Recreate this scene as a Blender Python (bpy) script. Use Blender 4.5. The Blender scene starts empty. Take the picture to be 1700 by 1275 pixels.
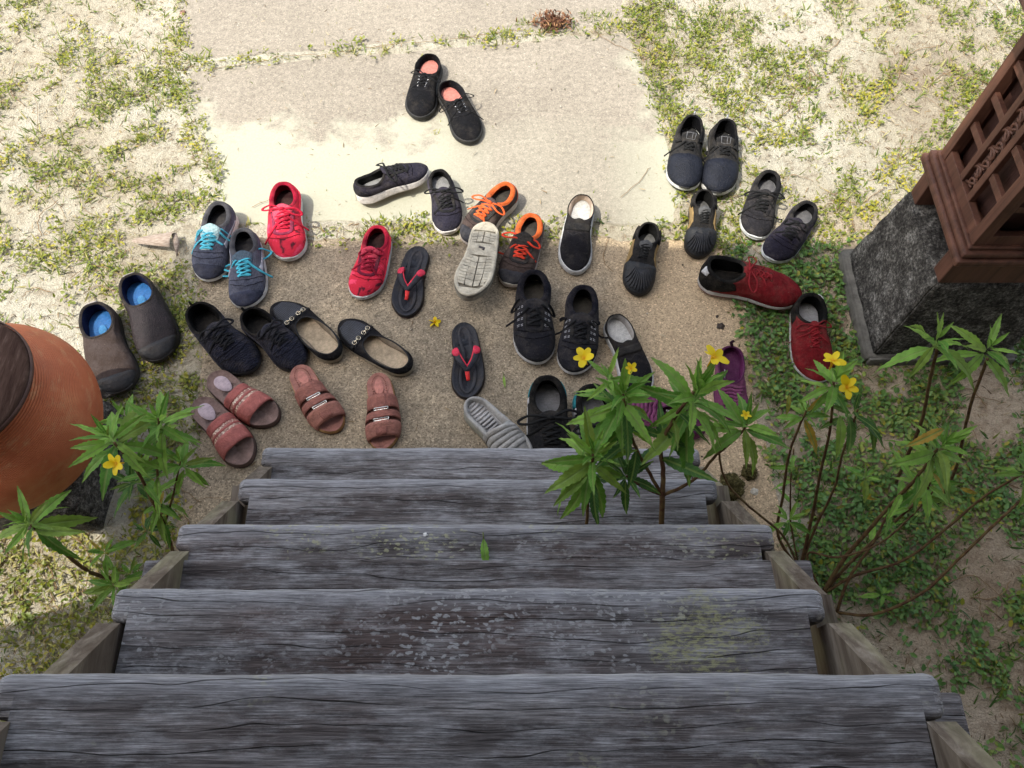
import bpy, bmesh, math, random
import numpy as np
from mathutils import Vector, Matrix, noise as mnoise
from mathutils.bvhtree import BVHTree
R = math.radians
rng = np.random.default_rng(7)
random.seed(7)
scene = bpy.context.scene
COL = scene.collection

# ------------------------------------------------------------------ camera, sky, sun, exposure
CAM_H, PITCH, F = 1.84, R(63.3), 1275.0
cd = bpy.data.cameras.new('camera'); cam = bpy.data.objects.new('camera', cd); COL.objects.link(cam)
cam.location = (0, 0, CAM_H); cam.rotation_euler = (R(90) - PITCH, 0, 0)
cd.lens = 27.0; cd.sensor_width = 36.0; cd.clip_end = 500; cd.clip_start = 0.02
scene.camera = cam
SUN_DIR = Vector((-0.45, -0.15, 0.88)).normalized()
sun_el = math.asin(SUN_DIR.z)
w = bpy.data.worlds.new('World'); scene.world = w; w.use_nodes = True
nt = w.node_tree; bg = nt.nodes['Background']
sky = nt.nodes.new('ShaderNodeTexSky'); sky.sky_type = 'NISHITA'; sky.sun_disc = False
sky.sun_elevation = sun_el; sky.sun_rotation = math.atan2(SUN_DIR.x, SUN_DIR.y)
sky.dust_density = 3.0; sky.ozone_density = 0.6
hs_ = nt.nodes.new('ShaderNodeHueSaturation'); hs_.inputs['Saturation'].default_value = 0.52     # hazy, milky tropical sky
nt.links.new(sky.outputs[0], hs_.inputs['Color']); nt.links.new(hs_.outputs[0], bg.inputs[0]); bg.inputs[1].default_value = 0.15
sd = bpy.data.lights.new('sun', 'SUN'); sun = bpy.data.objects.new('sun', sd); COL.objects.link(sun)
sd.energy = 2.1; sd.angle = R(0.5); sd.color = (1.0, 0.95, 0.84)
sun.rotation_euler = SUN_DIR.to_track_quat('Z', 'Y').to_euler(); sun.location = SUN_DIR * 20
scene.view_settings.view_transform = 'Standard'; scene.view_settings.look = 'None'
scene.view_settings.exposure = 1.32; scene.view_settings.gamma = 1.0
scene.view_settings.use_curve_mapping = False
scene.cycles.max_bounces = 8; scene.cycles.diffuse_bounces = 5; scene.cycles.transparent_max_bounces = 8
scene.cycles.use_denoising = True
SX, SY = -SUN_DIR.x / SUN_DIR.z, -SUN_DIR.y / SUN_DIR.z      # shadow displacement per metre of height

def at(px, py, z=0.0):
    """world point at height z seen at photo pixel (px,py) (survey of the place from the photograph)"""
    u, v = (px - 850) / F, (py - 637.5) / F
    d = Vector((u, math.cos(PITCH) - math.sin(PITCH) * v, -math.sin(PITCH) - math.cos(PITCH) * v))
    k = (CAM_H - z) / -d.z
    return Vector((d.x * k, d.y * k, z))
def to_px(x, y, z=0.0):
    c, s = math.cos(PITCH), math.sin(PITCH)
    dep = y * c + (CAM_H - z) * s; up = y * s - (CAM_H - z) * c
    return 850 + F * x / dep, 637.5 - F * up / dep

# ------------------------------------------------------------------ object helpers
def tag(o, label=None, cat=None, group=None, kind=None):
    if label: o['label'] = label
    if cat: o['category'] = cat
    if group: o['group'] = group
    if kind: o['kind'] = kind
    return o
def link(name, me, mat=None, parent=None):
    o = bpy.data.objects.new(name, me); COL.objects.link(o)
    if mat is not None:
        for m in (mat if isinstance(mat, (list, tuple)) else [mat]): me.materials.append(m)
    if parent: o.parent = parent
    return o
def mesh(name, verts, faces, mat=None, parent=None, smooth=True, fmat=None):
    me = bpy.data.meshes.new(name); me.from_pydata([tuple(v) for v in verts], [], faces)
    if smooth: me.polygons.foreach_set('use_smooth', [True] * len(me.polygons))
    if fmat is not None: me.polygons.foreach_set('material_index', fmat)
    me.update()
    return link(name, me, mat, parent)
def empty(name, loc=(0, 0, 0), rot=(0, 0, 0)):
    o = bpy.data.objects.new(name, None); COL.objects.link(o)
    o.location = loc; o.rotation_euler = rot; o.empty_display_size = 0.05
    return o
def from_bm(name, bm, mat, parent=None, smooth=False):
    me = bpy.data.meshes.new(name); bm.to_mesh(me); bm.free()
    if smooth: me.polygons.foreach_set('use_smooth', [True] * len(me.polygons))
    return link(name, me, mat, parent)
def box_bm(bm, c, s, rot=None, bev=0.0, seg=2):
    g = bmesh.ops.create_cube(bm, size=1.0)
    M = Matrix.Translation(c) @ (rot if rot is not None else Matrix.Identity(4)) @ Matrix.Diagonal((*s, 1))
    bmesh.ops.transform(bm, matrix=M, verts=g['verts'])
    if bev > 0:
        es = list({e for v in g['verts'] for e in v.link_edges})
        bmesh.ops.bevel(bm, geom=es, offset=bev, segments=seg, affect='EDGES', profile=0.6)
def box(name, c, s, mat, parent=None, bev=0.0, rot=None):
    bm = bmesh.new(); box_bm(bm, c, s, rot, bev)
    return from_bm(name, bm, mat, parent)
def loft(rings, closed=True, cap0=False, cap1=False):
    rings = [np.asarray(r) for r in rings]; n = len(rings[0]); V = np.concatenate(rings); Fc = []
    m = n if closed else n - 1
    for k in range(len(rings) - 1):
        for j in range(m):
            a = k * n + j; b = k * n + (j + 1) % n
            Fc.append((a, b, b + n, a + n))
    if cap0: Fc.append(tuple(range(n))[::-1])
    if cap1: Fc.append(tuple(range((len(rings) - 1) * n, len(rings) * n)))
    return V, Fc
def tube_vf(path, r, sides=6, flat=1.0, up=Vector((0, 0, 1)), cap=True):
    """sweep; r may be list; flat = height/width"""
    P = [Vector(p) for p in path]; n = len(P); rs = r if isinstance(r, (list, tuple)) else [r] * n
    V = []; Fc = []
    for i, p in enumerate(P):
        t = (P[min(i + 1, n - 1)] - P[max(i - 1, 0)])
        if t.length < 1e-9: t = Vector((0, 1, 0))
        t.normalize(); sdv = t.cross(up)
        if sdv.length < 1e-3: sdv = t.cross(Vector((1, 0, 0)))
        sdv.normalize(); u2 = sdv.cross(t).normalized()
        for k in range(sides):
            a = 2 * math.pi * k / sides
            V.append(p + sdv * math.cos(a) * rs[i] + u2 * math.sin(a) * rs[i] * flat)
    for i in range(n - 1):
        for k in range(sides):
            a = i * sides + k; b = i * sides + (k + 1) % sides
            Fc.append((a, b, b + sides, a + sides))
    if cap:
        Fc.append(tuple(range(sides))[::-1]); Fc.append(tuple(range((n - 1) * sides, n * sides)))
    return V, Fc
def merge(parts):
    V = []; Fc = []
    for v, f in parts:
        o = len(V); V += [tuple(p) for p in v]; Fc += [tuple(i + o for i in q) for q in f]
    return V, Fc
def catmull(P, m=6):
    P = [Vector(p) for p in P]; out = []
    for i in range(len(P) - 1):
        p0 = P[max(i - 1, 0)]; p1 = P[i]; p2 = P[i + 1]; p3 = P[min(i + 2, len(P) - 1)]
        for k in range(m):
            t = k / m
            out.append(0.5 * ((2 * p1) + (p2 - p0) * t + (2 * p0 - 5 * p1 + 4 * p2 - p3) * t * t + (3 * p1 - p0 - 3 * p2 + p3) * t ** 3))
    out.append(P[-1]); return out

# ------------------------------------------------------------------ material helpers
class N:
    def __init__(s, name, rough=0.8, spec=0.3):
        s.m = bpy.data.materials.new(name); s.m.use_nodes = True; s.t = s.m.node_tree
        s.b = s.t.nodes['Principled BSDF']; s.b.inputs['Roughness'].default_value = rough
        s.b.inputs['Specular IOR Level'].default_value = spec
        s.out = s.t.nodes['Material Output']; s._c = None
    def n(s, ty, **k):
        x = s.t.nodes.new('ShaderNode' + ty)
        for a, v in k.items(): setattr(x, a, v)
        return x
    def l(s, a, b): s.t.links.new(a, b)
    def coord(s, scale=(1, 1, 1), kind='Object', loc=(0, 0, 0), rot=(0, 0, 0)):
        tc = s.n('TexCoord'); mp = s.n('Mapping'); mp.inputs['Scale'].default_value = scale
        mp.inputs['Location'].default_value = loc; mp.inputs['Rotation'].default_value = rot
        s.l(tc.outputs[kind], mp.inputs[0]); return mp.outputs[0]
    def noise(s, vec, scale, detail=4, rough=0.55, dist=0.0):
        x = s.n('TexNoise'); x.inputs['Scale'].default_value = scale; x.inputs['Detail'].default_value = detail
        x.inputs['Roughness'].default_value = rough; x.inputs['Distortion'].default_value = dist
        s.l(vec, x.inputs['Vector']); return x.outputs[0]
    def vor(s, vec, scale, feature='F1', out=0, rnd=1.0):
        x = s.n('TexVoronoi'); x.feature = feature; x.inputs['Scale'].default_value = scale
        x.inputs['Randomness'].default_value = rnd
        s.l(vec, x.inputs['Vector']); return x.outputs[out]
    def wave(s, vec, scale, dist=0, detail=2, dirn='X', prof='SIN', dscale=1.0):
        x = s.n('TexWave'); x.bands_direction = dirn; x.wave_profile = prof
        x.inputs['Scale'].default_value = scale; x.inputs['Distortion'].default_value = dist
        x.inputs['Detail'].default_value = detail; x.inputs['Detail Scale'].default_value = dscale
        s.l(vec, x.inputs['Vector']); return x.outputs[1]
    def ramp(s, fac, stops, interp='LINEAR'):
        x = s.n('ValToRGB'); x.color_ramp.interpolation = interp; e = x.color_ramp.elements
        while len(e) < len(stops): e.new(0.5)
        for i, (p, c) in enumerate(stops):
            e[i].position = p; c = (c, c, c) if isinstance(c, (int, float)) else c
            e[i].color = (*c, 1)
        s.l(fac, x.inputs[0]); return x.outputs[0]
    def mix(s, fac, a, b, mode='MIX'):
        x = s.n('MixRGB'); x.blend_type = mode
        for i, v in ((0, fac), (1, a), (2, b)):
            if isinstance(v, (int, float)): x.inputs[i].default_value = v if i == 0 else (v, v, v, 1)
            elif isinstance(v, tuple): x.inputs[i].default_value = (*v, 1)
            else: s.l(v, x.inputs[i])
        return x.outputs[0]
    def math(s, op, a, b=0.0, c=0.0, clamp=False):
        x = s.n('Math'); x.operation = op; x.use_clamp = clamp
        for i, v in enumerate((a, b, c)):
            if isinstance(v, (int, float)): x.inputs[i].default_value = v
            else: s.l(v, x.inputs[i])
        return x.outputs[0]
    def sep(s, vec):
        x = s.n('SeparateXYZ'); s.l(vec, x.inputs[0]); return x.outputs
    def color(s, c):
        if isinstance(c, tuple): s.b.inputs['Base Color'].default_value = (*c, 1)
        else: s.l(c, s.b.inputs['Base Color'])
        return s
    def bump(s, h, strength=0.5, dist=0.002, normal=None):
        x = s.n('Bump'); x.inputs['Strength'].default_value = strength; x.inputs['Distance'].default_value = dist
        s.l(h, x.inputs['Height'])
        if normal is not None: s.l(normal, x.inputs['Normal'])
        s.l(x.outputs[0], s.b.inputs['Normal']); return x.outputs[0]

def srgb(r, g, b):
    f = lambda c: (c / 255 / 12.92) if c / 255 <= 0.04045 else ((c / 255 + 0.055) / 1.055) ** 2.4
    return (f(r), f(g), f(b))

# ---- setting materials
def m_sand():
    k = N('sand', 0.95, 0.1); v = k.coord()
    base = k.ramp(k.noise(v, 1.7, 6, 0.6), [(0.30, (0.34, 0.28, 0.205)), (0.44, (0.47, 0.42, 0.315)), (0.60, (0.56, 0.525, 0.42))])
    fine = k.ramp(k.noise(v, 260, 3, 0.7), [(0.3, 0.62), (0.5, 0.95), (0.7, 1.12)])
    c = k.mix(1.0, base, fine, 'MULTIPLY')
    lit = k.ramp(k.noise(v, 30, 6, 0.7), [(0.36, (0.30, 0.20, 0.13)), (0.50, (1, 1, 1))])
    c = k.mix(0.42, c, lit, 'MULTIPLY')
    # darker soil in front of the pedestal, to the right of the stairs
    X = k.sep(v)
    soil = k.math('MULTIPLY', k.ramp(k.math('ADD', X[0], k.math('MULTIPLY', k.noise(v, 3, 3), 0.5)), [(0.0, 0.0), (1.0, 1.0)]), 1.0)
    c = k.mix(k.math('MULTIPLY', k.ramp(k.math('SUBTRACT', X[0], 0.55), [(0.0, 0.0), (0.4, 1.0)]), k.ramp(k.math('MULTIPLY_ADD', X[1], -1.0, 1.6), [(0.0, 0.0), (0.3, 1.0)])), c,
              k.mix(1.0, c, (1.0, 0.86, 0.78), 'MULTIPLY'))
    k.color(c)
    h = k.math('ADD', k.noise(v, 90, 5, 0.7), k.math('MULTIPLY', k.noise(v, 320, 2), 0.5))
    k.bump(h, 1.0, 0.010); return k.m
def m_concrete(dusty=True):
    k = N('path_concrete' if dusty else 'apron_concrete', 0.92, 0.12); v = k.coord()
    if dusty:
        base = k.ramp(k.noise(v, 2.2, 5, 0.6), [(0.35, (0.29, 0.255, 0.205)), (0.62, (0.345, 0.305, 0.245))])
    else:
        base = k.ramp(k.noise(v, 3.2, 6, 0.62), [(0.32, (0.225, 0.185, 0.135)), (0.50, (0.32, 0.262, 0.185)), (0.66, (0.45, 0.36, 0.245))])
    agg = k.vor(v, 300, 'F1', 1)
    ag = k.ramp(k.sep(agg)[0], [(0.0, 0.45), (0.35, 0.85), (0.7, 1.05), (0.93, 1.2), (1.0, 1.8)])
    c = k.mix(0.5 if dusty else 0.9, base, ag, 'MULTIPLY')
    c = k.mix(0.6, c, k.ramp(k.noise(v, 60, 4, 0.7), [(0.35, 0.65), (0.6, 1.1)]), 'MULTIPLY')
    if not dusty:   # warm sand trodden over the right half of the apron
        Xa = k.sep(v); wob = k.math('MULTIPLY', k.math('SUBTRACT', k.noise(v, 2.6, 6, .65), .5), .7)
        ws = k.ramp(k.math('ADD', k.math('SUBTRACT', Xa[0], 0.12), wob), [(0.0, 0.0), (0.30, 0.85)])
        c = k.mix(ws, c, k.mix(0.8, (0.50, 0.375, 0.235), ag, 'MULTIPLY'))
    if dusty:   # drifts of pale sand blown over the slab
        X = k.sep(v)
        wob = k.math('MULTIPLY', k.math('SUBTRACT', k.noise(v, 2.6, 9, 0.74), 0.5), 1.0)
        near = k.ramp(k.math('ADD', k.math('SUBTRACT', 1.92, X[1]), wob), [(0.0, 0.0), (0.09, 1.0)])
        rt = k.ramp(k.math('ADD', k.math('SUBTRACT', X[0], 0.42), wob), [(0.0, 0.0), (0.16, 1.0)])
        far = k.ramp(k.math('ADD', k.math('SUBTRACT', X[1], 2.78), wob), [(0.0, 0.0), (0.35, 0.5)])
        cen = k.ramp(k.math('ABSOLUTE', k.math('SUBTRACT', X[0], 0.12)), [(0.16, 0.15), (0.36, 1.0)])
        d = k.math('MAXIMUM', k.math('MAXIMUM', k.math('MULTIPLY', near, cen), rt), far)
        c = k.mix(k.math('MULTIPLY', d, 0.92), c, k.mix(0.35, (0.43, 0.42, 0.325), k.ramp(k.noise(v, 140, 3), [(0.35, 0.8), (0.6, 1.05)]), 'MULTIPLY'))
    k.color(c)
    k.bump(k.math('ADD', k.noise(v, 420, 3, 0.7), k.math('MULTIPLY', k.noise(v, 30, 4), 0.6)), 0.6, 0.003); return k.m
def m_wood(seed, lichen=0.4, warm=0.5, name='weathered_wood', patch_at=None, nose=None):
    k = N(name, 0.88, 0.18); v0 = k.coord(loc=(seed * 3.7, seed * 1.3, seed * 0.7))
    X = k.sep(v0)
    v = k.coord((0.8, 17, 17), loc=(seed * 3.7, seed * 2.3, 0))
    vs = k.coord((3.4, 95, 95), loc=(seed * 1.7, seed * 5.3, 0))
    g1 = k.noise(v, 2.4, 8, 0.68, 0.25); g2 = k.noise(vs, 5.0, 6, 0.7, 0.3)
    base = k.ramp(g1, [(0.30, (0.050, 0.043, 0.041)), (0.44, (0.100, 0.090, 0.088)), (0.56, (0.170, 0.158, 0.156)), (0.70, (0.29, 0.285, 0.285))])
    brown = k.ramp(g1, [(0.28, (0.040, 0.028, 0.025)), (0.5, (0.082, 0.060, 0.054)), (0.72, (0.16, 0.13, 0.125))])
    wm = k.ramp(k.noise(v0, 2.6, 3), [(0.38, 0.0), (0.56, warm)])
    c = k.mix(wm, base, brown)
    pale = k.ramp(k.noise(k.coord((2.6, 8, 8), loc=(seed, seed, 0)), 4, 7, 0.75), [(0.46, 0.0), (0.66, 0.60)])
    c = k.mix(pale, c, (0.39, 0.392, 0.405))
    c = k.mix(0.85, c, k.ramp(g2, [(0.30, 0.28), (0.5, 0.95), (0.70, 1.9)]), 'MULTIPLY')
    # worn, weathered nosing along the far edge, sky-lit paleness painted in; browner walked-on middle
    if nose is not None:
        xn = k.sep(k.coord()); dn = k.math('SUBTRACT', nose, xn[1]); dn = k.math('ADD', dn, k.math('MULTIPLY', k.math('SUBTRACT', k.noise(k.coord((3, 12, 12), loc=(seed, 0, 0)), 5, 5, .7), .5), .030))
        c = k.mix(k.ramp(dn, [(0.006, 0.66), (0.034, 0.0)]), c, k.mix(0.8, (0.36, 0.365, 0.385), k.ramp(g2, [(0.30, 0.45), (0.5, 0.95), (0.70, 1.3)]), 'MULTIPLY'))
    fib = k.noise(k.coord((6.0, 190, 190), loc=(seed, 0, 0)), 4.0, 4, 0.7); c = k.mix(0.7, c, k.ramp(fib, [(0.32, 0.35), (0.5, 1.0), (0.68, 1.5)]), 'MULTIPLY')
    # lichen: flattened spots
    vl = k.coord((75, 150, 150), loc=(seed * 2.1, seed * 3.1, 0)); warpn = k.n('VectorMath'); warpn.operation = 'ADD'
    nz = k.n('TexNoise'); nz.inputs['Scale'].default_value = 38; nz.inputs['Detail'].default_value = 5; k.l(v0, nz.inputs['Vector'])
    sc3 = k.n('VectorMath'); sc3.operation = 'SCALE'; sc3.inputs['Scale'].default_value = 3.2; k.l(nz.outputs[1], sc3.inputs[0])
    k.l(vl, warpn.inputs[0]); k.l(sc3.outputs[0], warpn.inputs[1])
    spots = k.ramp(k.vor(warpn.outputs[0], 1.0), [(0.30, 1.0), (0.42, 0.0)])
    where = k.ramp(k.noise(v0, 4.0, 6, 0.75), [(0.56 - 0.14 * lichen, 0.0), (0.64 - 0.08 * lichen, 1.0)])
    fine_m = k.ramp(k.noise(v0, 60, 4, 0.7), [(0.40, 0.0), (0.50, 1.0)])
    lf = k.math('MULTIPLY', k.math('MULTIPLY', spots, where), k.math('MULTIPLY', fine_m, min(1, lichen * 1.5)))
    c = k.mix(lf, c, k.mix(k.ramp(k.noise(v0, 2.2, 2), [(0.5, 0.0), (0.58, 1.0)]), (0.33, 0.33, 0.33), (0.40, 0.40, 0.24)))
    if patch_at:
        xo = k.sep(k.coord()); dx = k.math('DIVIDE', k.math('SUBTRACT', xo[0], patch_at[0]), 0.075); dy = k.math('DIVIDE', k.math('SUBTRACT', xo[1], patch_at[1]), 0.055)
        rr2 = k.math('ADD', k.math('ADD', k.math('MULTIPLY', dx, dx), k.math('MULTIPLY', dy, dy)), k.math('MULTIPLY', k.math('SUBTRACT', k.noise(v0, 16, 6, .8), .5), 7.0))
        pm = k.math('MULTIPLY', k.ramp(rr2, [(0.3, 1.0), (0.95, 0.0)]), k.ramp(k.noise(k.coord((20, 60, 60)), 5, 4, .75), [(0.46, 0.0), (0.56, 0.62)]))
        c = k.mix(pm, c, (0.36, 0.36, 0.17))
    # long drying cracks along the grain
    wob = k.math('MULTIPLY', k.math('SUBTRACT', k.noise(k.coord((1.0, 3, 3), loc=(seed, 0, seed)), 3.0, 3), 0.5), 0.060)
    yy = k.math('MULTIPLY', k.math('ADD', X[1], wob), 46.0)
    fr = k.math('ABSOLUTE', k.math('SUBTRACT', k.math('FRACT', yy), 0.5))
    thin = k.math('MULTIPLY_ADD', k.noise(k.coord((1, 5, 5), loc=(seed, 9, 0)), 7, 3), 0.19, -0.066)
    crack = k.math('SUBTRACT', 1.0, k.math('DIVIDE', fr, k.math('MAXIMUM', thin, 0.002)), clamp=True)
    c = k.mix(k.math('MULTIPLY', crack, 0.85), c, (0.012, 0.010, 0.010))
    k.color(c)
    h = k.math('SUBTRACT', k.math('ADD', k.math('MULTIPLY', g2, 0.8), k.math('MULTIPLY', g1, 0.6)), k.math('MULTIPLY', crack, 1.2))
    h = k.math('ADD', h, k.math('MULTIPLY', lf, 0.25))
    k.bump(h, 0.7, 0.0032); return k.m
def m_stain(name, c1, c2, rough=0.55, sx=(60, 60, 3)):
    k = N(name, rough, 0.4); v = k.coord(sx); v0 = k.coord()
    c = k.ramp(k.noise(v, 1.0, 6, 0.6, 0.3), [(0.3, c1), (0.7, c2)])
    c = k.mix(k.ramp(k.noise(v0, 14, 5, 0.7), [(0.5, 0.0), (0.75, 0.55)]), c, tuple(x * 0.45 for x in c1))
    k.color(c); k.bump(k.noise(v, 2.0, 5), 0.4, 0.002); return k.m
def m_stone():
    k = N('blackened_cement', 0.93, 0.15); v = k.coord()
    c = k.ramp(k.noise(v, 24, 9, 0.82, 0.2), [(0.32, (0.022, 0.020, 0.018)), (0.46, (0.052, 0.047, 0.041)), (0.56, (0.125, 0.116, 0.102)), (0.70, (0.32, 0.305, 0.275))])
    c = k.mix(0.8, c, k.ramp(k.noise(v, 120, 4, 0.8), [(0.38, 0.2), (0.52, 1.0), (0.64, 2.4)]), 'MULTIPLY')
    k.color(c); k.bump(k.math('ADD', k.noise(v, 45, 7, 0.75), k.math('MULTIPLY', k.vor(v, 90), 0.4)), 0.9, 0.006); return k.m
def m_leaf(name, a, b, yellow=None, ang=False):
    k = N(name, 0.45, 0.35); at_ = k.n('Attribute'); at_.attribute_name = 'tint'
    st = [(0.0, a), (0.6, b)] + ([(0.9, yellow)] if yellow else [(1.0, b)])
    c = k.ramp(at_.outputs['Fac'], st); k.color(c)
    tr = k.n('BsdfTranslucent'); k.l(c, tr.inputs[0]); mx = k.n('MixShader'); mx.inputs[0].default_value = 0.25
    k.l(k.b.outputs[0], mx.inputs[1]); k.l(tr.outputs[0], mx.inputs[2]); k.l(mx.outputs[0], k.out.inputs[0]); return k.m
def m_bigleaf(name='plant_leaf', a=(0.075, 0.21, 0.022), b=(0.23, 0.42, 0.060)):
    k = N(name, 0.52, 0.3); oi = k.n('ObjectInfo'); v = k.coord(); X = k.sep(v)
    c = k.ramp(oi.outputs['Random'], [(0.0, a), (0.85, b), (1.0, (0.16, 0.22, 0.03))])
    rib = k.ramp(k.math('ABSOLUTE', X[1]), [(0.010, 1.0), (0.022, 0.0)])
    # side veins, slanted to the tip
    vv = k.math('FRACT', k.math('MULTIPLY', k.math('SUBTRACT', X[0], k.math('MULTIPLY', k.math('ABSOLUTE', X[1]), 1.1)), 13.0))
    vein = k.ramp(k.math('ABSOLUTE', k.math('SUBTRACT', vv, 0.5)), [(0.0, 1.0), (0.12, 0.0)])
    c = k.mix(k.math('MULTIPLY', k.math('MAXIMUM', rib, k.math('MULTIPLY', vein, 0.35)), 0.8), c, (0.20, 0.30, 0.07))
    c = k.mix(0.5, c, k.ramp(k.noise(v, 5, 4), [(0.35, 0.6), (0.65, 1.25)]), 'MULTIPLY')
    k.color(c); k.bump(k.math('SUBTRACT', 1.0, k.math('MAXIMUM', rib, vein)), 0.35, 0.02)
    tr = k.n('BsdfTranslucent'); k.l(c, tr.inputs[0]); mx = k.n('MixShader'); mx.inputs[0].default_value = 0.3
    k.l(k.b.outputs[0], mx.inputs[1]); k.l(tr.outputs[0], mx.inputs[2]); k.l(mx.outputs[0], k.out.inputs[0]); return k.m
def m_simple(name, c, rough=0.6, spec=0.3, nscale=40, var=0.35, bump=0.3, bd=0.001):
    k = N(name, rough, spec); v = k.coord()
    cc = k.mix(var, c, k.ramp(k.noise(v, nscale, 5, 0.65), [(0.3, 0.4), (0.7, 1.5)]), 'MULTIPLY')
    k.color(cc)
    if bump: k.bump(k.noise(v, nscale * 3, 4), bump, bd)
    return k.m
_mc = {}
def shoe_mat(c, kind='mesh', metal=0):
    """kinds: mesh knit canvas leather suede rubber gloss fuzz"""
    key = (c, kind)
    if key in _mc: return _mc[key]
    P = dict(mesh=(0.85, .2), knit=(0.9, .15), canvas=(0.92, .1), leather=(0.62, .22), suede=(0.95, .1), rubber=(0.6, .35),
             gloss=(0.3, .5), fuzz=(0.97, .05), metal=(0.25, .8), lace=(0.8, .2), camo=(0.8, .2), dusty=(0.8, .12), weave=(.5, .4), glitter=(.4, .5))[kind]
    k = N('shoe_' + kind, *P); v = k.coord()
    dirt = k.ramp(k.noise(v, 26, 7, 0.78), [(0.34, 0.50), (0.62, 1.22)])
    col = k.mix(0.9, c, dirt, 'MULTIPLY'); h = None
    if kind == 'mesh':
        d = k.vor(v, 260, 'F1', 0, 0.15); col = k.mix(0.55, col, k.ramp(d, [(0.15, 0.35), (0.5, 1.25)]), 'MULTIPLY'); h = d
    elif kind == 'knit':
        d = k.wave(v, 55, 6, 3, 'Y', 'SIN', 3.0); col = k.mix(0.55, col, k.ramp(d, [(0.2, 0.5), (0.8, 1.9)]), 'MULTIPLY'); h = d
    elif kind == 'canvas':
        d = k.math('ADD', k.wave(v, 160, 0, 0, 'X'), k.wave(v, 160, 0, 0, 'Y')); h = d
        col = k.mix(0.3, col, k.ramp(k.noise(v, 300, 2), [(0.3, 0.6), (0.7, 1.4)]), 'MULTIPLY')
    elif kind == 'leather':
        d = k.vor(v, 300, 'F1'); h = d
    elif kind == 'weave':
        d = k.math('MULTIPLY', k.wave(v, 75, 0, 0, 'X'), k.wave(v, 75, 0, 0, 'Y')); h = d
        col = k.mix(0.8, col, k.ramp(d, [(0.1, 0.35), (0.7, 2.2)]), 'MULTIPLY')
    elif kind == 'suede':
        h = k.noise(v, 500, 3); col = k.mix(0.4, col, k.ramp(k.noise(v, 90, 4), [(0.3, 0.6), (0.7, 1.3)]), 'MULTIPLY')
    elif kind == 'rubber':
        h = k.noise(v, 120, 4); col = k.mix(k.ramp(k.noise(v, 35, 6, 0.75), [(0.5, 0.0), (0.72, 0.5)]), col, (c[0] * .5 + .05, c[1] * .45 + .035, c[2] * .4 + .02))
    elif kind == 'camo':
        p = k.noise(v, 26, 3, 0.5, 1.0)
        col = k.ramp(p, [(0.36, (0.10, 0.012, 0.022)), (0.42, c), (0.56, c), (0.64, (0.80, 0.06, 0.13))]); h = k.vor(v, 380, 'F1', 0, 0.2)
    elif kind == 'glitter':
        col = k.ramp(k.sep(k.vor(v, 260, 'F1', 1))[0], [(0.2, (0.30, 0.12, 0.09)), (0.6, c), (0.9, (0.75, 0.62, 0.48))]); h = k.noise(v, 300)
    elif kind == 'dusty':
        col = k.mix(k.ramp(k.noise(v, 30, 5, 0.7), [(0.4, 0.0), (0.75, 0.4)]), c, (0.12, 0.10, 0.10)); h = k.noise(v, 200)
    else: h = k.noise(v, 260, 3)
    if kind in ('mesh', 'knit', 'canvas', 'suede'):
        film = k.math('MULTIPLY', k.ramp(k.noise(v, 14, 6, 0.8), [(0.46, 0.0), (0.70, 0.13)]), 1.0); col = k.mix(film, col, (0.30, 0.25, 0.19))
    # pale dust everywhere, in specks
    dust = k.ramp(k.noise(v, 480, 2, 0.5), [(0.68, 0.0), (0.76, 0.35)])
    col = k.mix(dust, col, (0.34, 0.29, 0.22)) if kind not in ('metal', 'lace', 'glitter') else col
    k.color(col)
    if kind == 'metal': k.b.inputs['Metallic'].default_value = 1.0
    k.bump(k.math('ADD', h, k.math('MULTIPLY', k.noise(v, 55, 5, .6), 2.2)), 0.6, 0.0022); _mc[key] = k.m; return k.m

M_SAND, M_PATH, M_APRON = m_sand(), m_concrete(True), m_concrete(False)
M_STONE = m_stone()
M_BROWN = m_stain('stained_wood', (0.066, 0.027, 0.017), (0.150, 0.064, 0.040))
M_DARKBROWN = m_stain('dark_stained_wood', (0.050, 0.022, 0.017), (0.105, 0.050, 0.037))

# ------------------------------------------------------------------ ground
def inside(poly, x, y):
    c = False; n = len(poly)
    for i in range(n):
        x1, y1 = poly[i]; x2, y2 = poly[(i + 1) % n]
        if (y1 > y) != (y2 > y) and x < (x2 - x1) * (y - y1) / (y2 - y1) + x1: c = not c
    return c
def G2(*pts): return [tuple(at(*p)[:2]) for p in pts]
PATH_FAR = G2((305, 106), (600, 80), (850, 58), (1042, 44)); q0 = Vector(G2((298, -10))[0]); q1 = Vector(PATH_FAR[0]); PATH_FAR = PATH_FAR + [(PATH_FAR[-1][0] + 0.10, 6.0), tuple(q1 + (q0 - q1) * 6)]
PATH_NEAR = G2((1040, 53), (850, 67), (600, 89), (308, 116), (318, 160), (338, 228), (362, 275), (358, 372), (600, 372), (850, 370), (1120, 374), (1140, 320), (1105, 210), (1072, 120))
APRON = G2((325, 404), (470, 398), (640, 402), (830, 396), (1010, 395), (1195, 398), (1222, 470), (1245, 560), (1262, 700), (1300, 860), (1330, 1010)) + \
        [(0.62, -0.3), (-0.72, -0.3)] + G2((250, 1010), (292, 860), (322, 740), (330, 600), (322, 500))
def vnoise(xy, sc, seed=0):
    """cheap vectorised value noise, 0..1"""
    r = np.random.default_rng(100 + seed).random((256, 256)); q = xy * sc + 1000; i = np.floor(q).astype(int); f = q - i; f = f * f * (3 - 2 * f)
    g = lambda a, b: r[(i[:, 0] + a) % 256, (i[:, 1] + b) % 256]
    return (g(0, 0) * (1 - f[:, 0]) + g(1, 0) * f[:, 0]) * (1 - f[:, 1]) + (g(0, 1) * (1 - f[:, 0]) + g(1, 1) * f[:, 0]) * f[:, 1]
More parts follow.
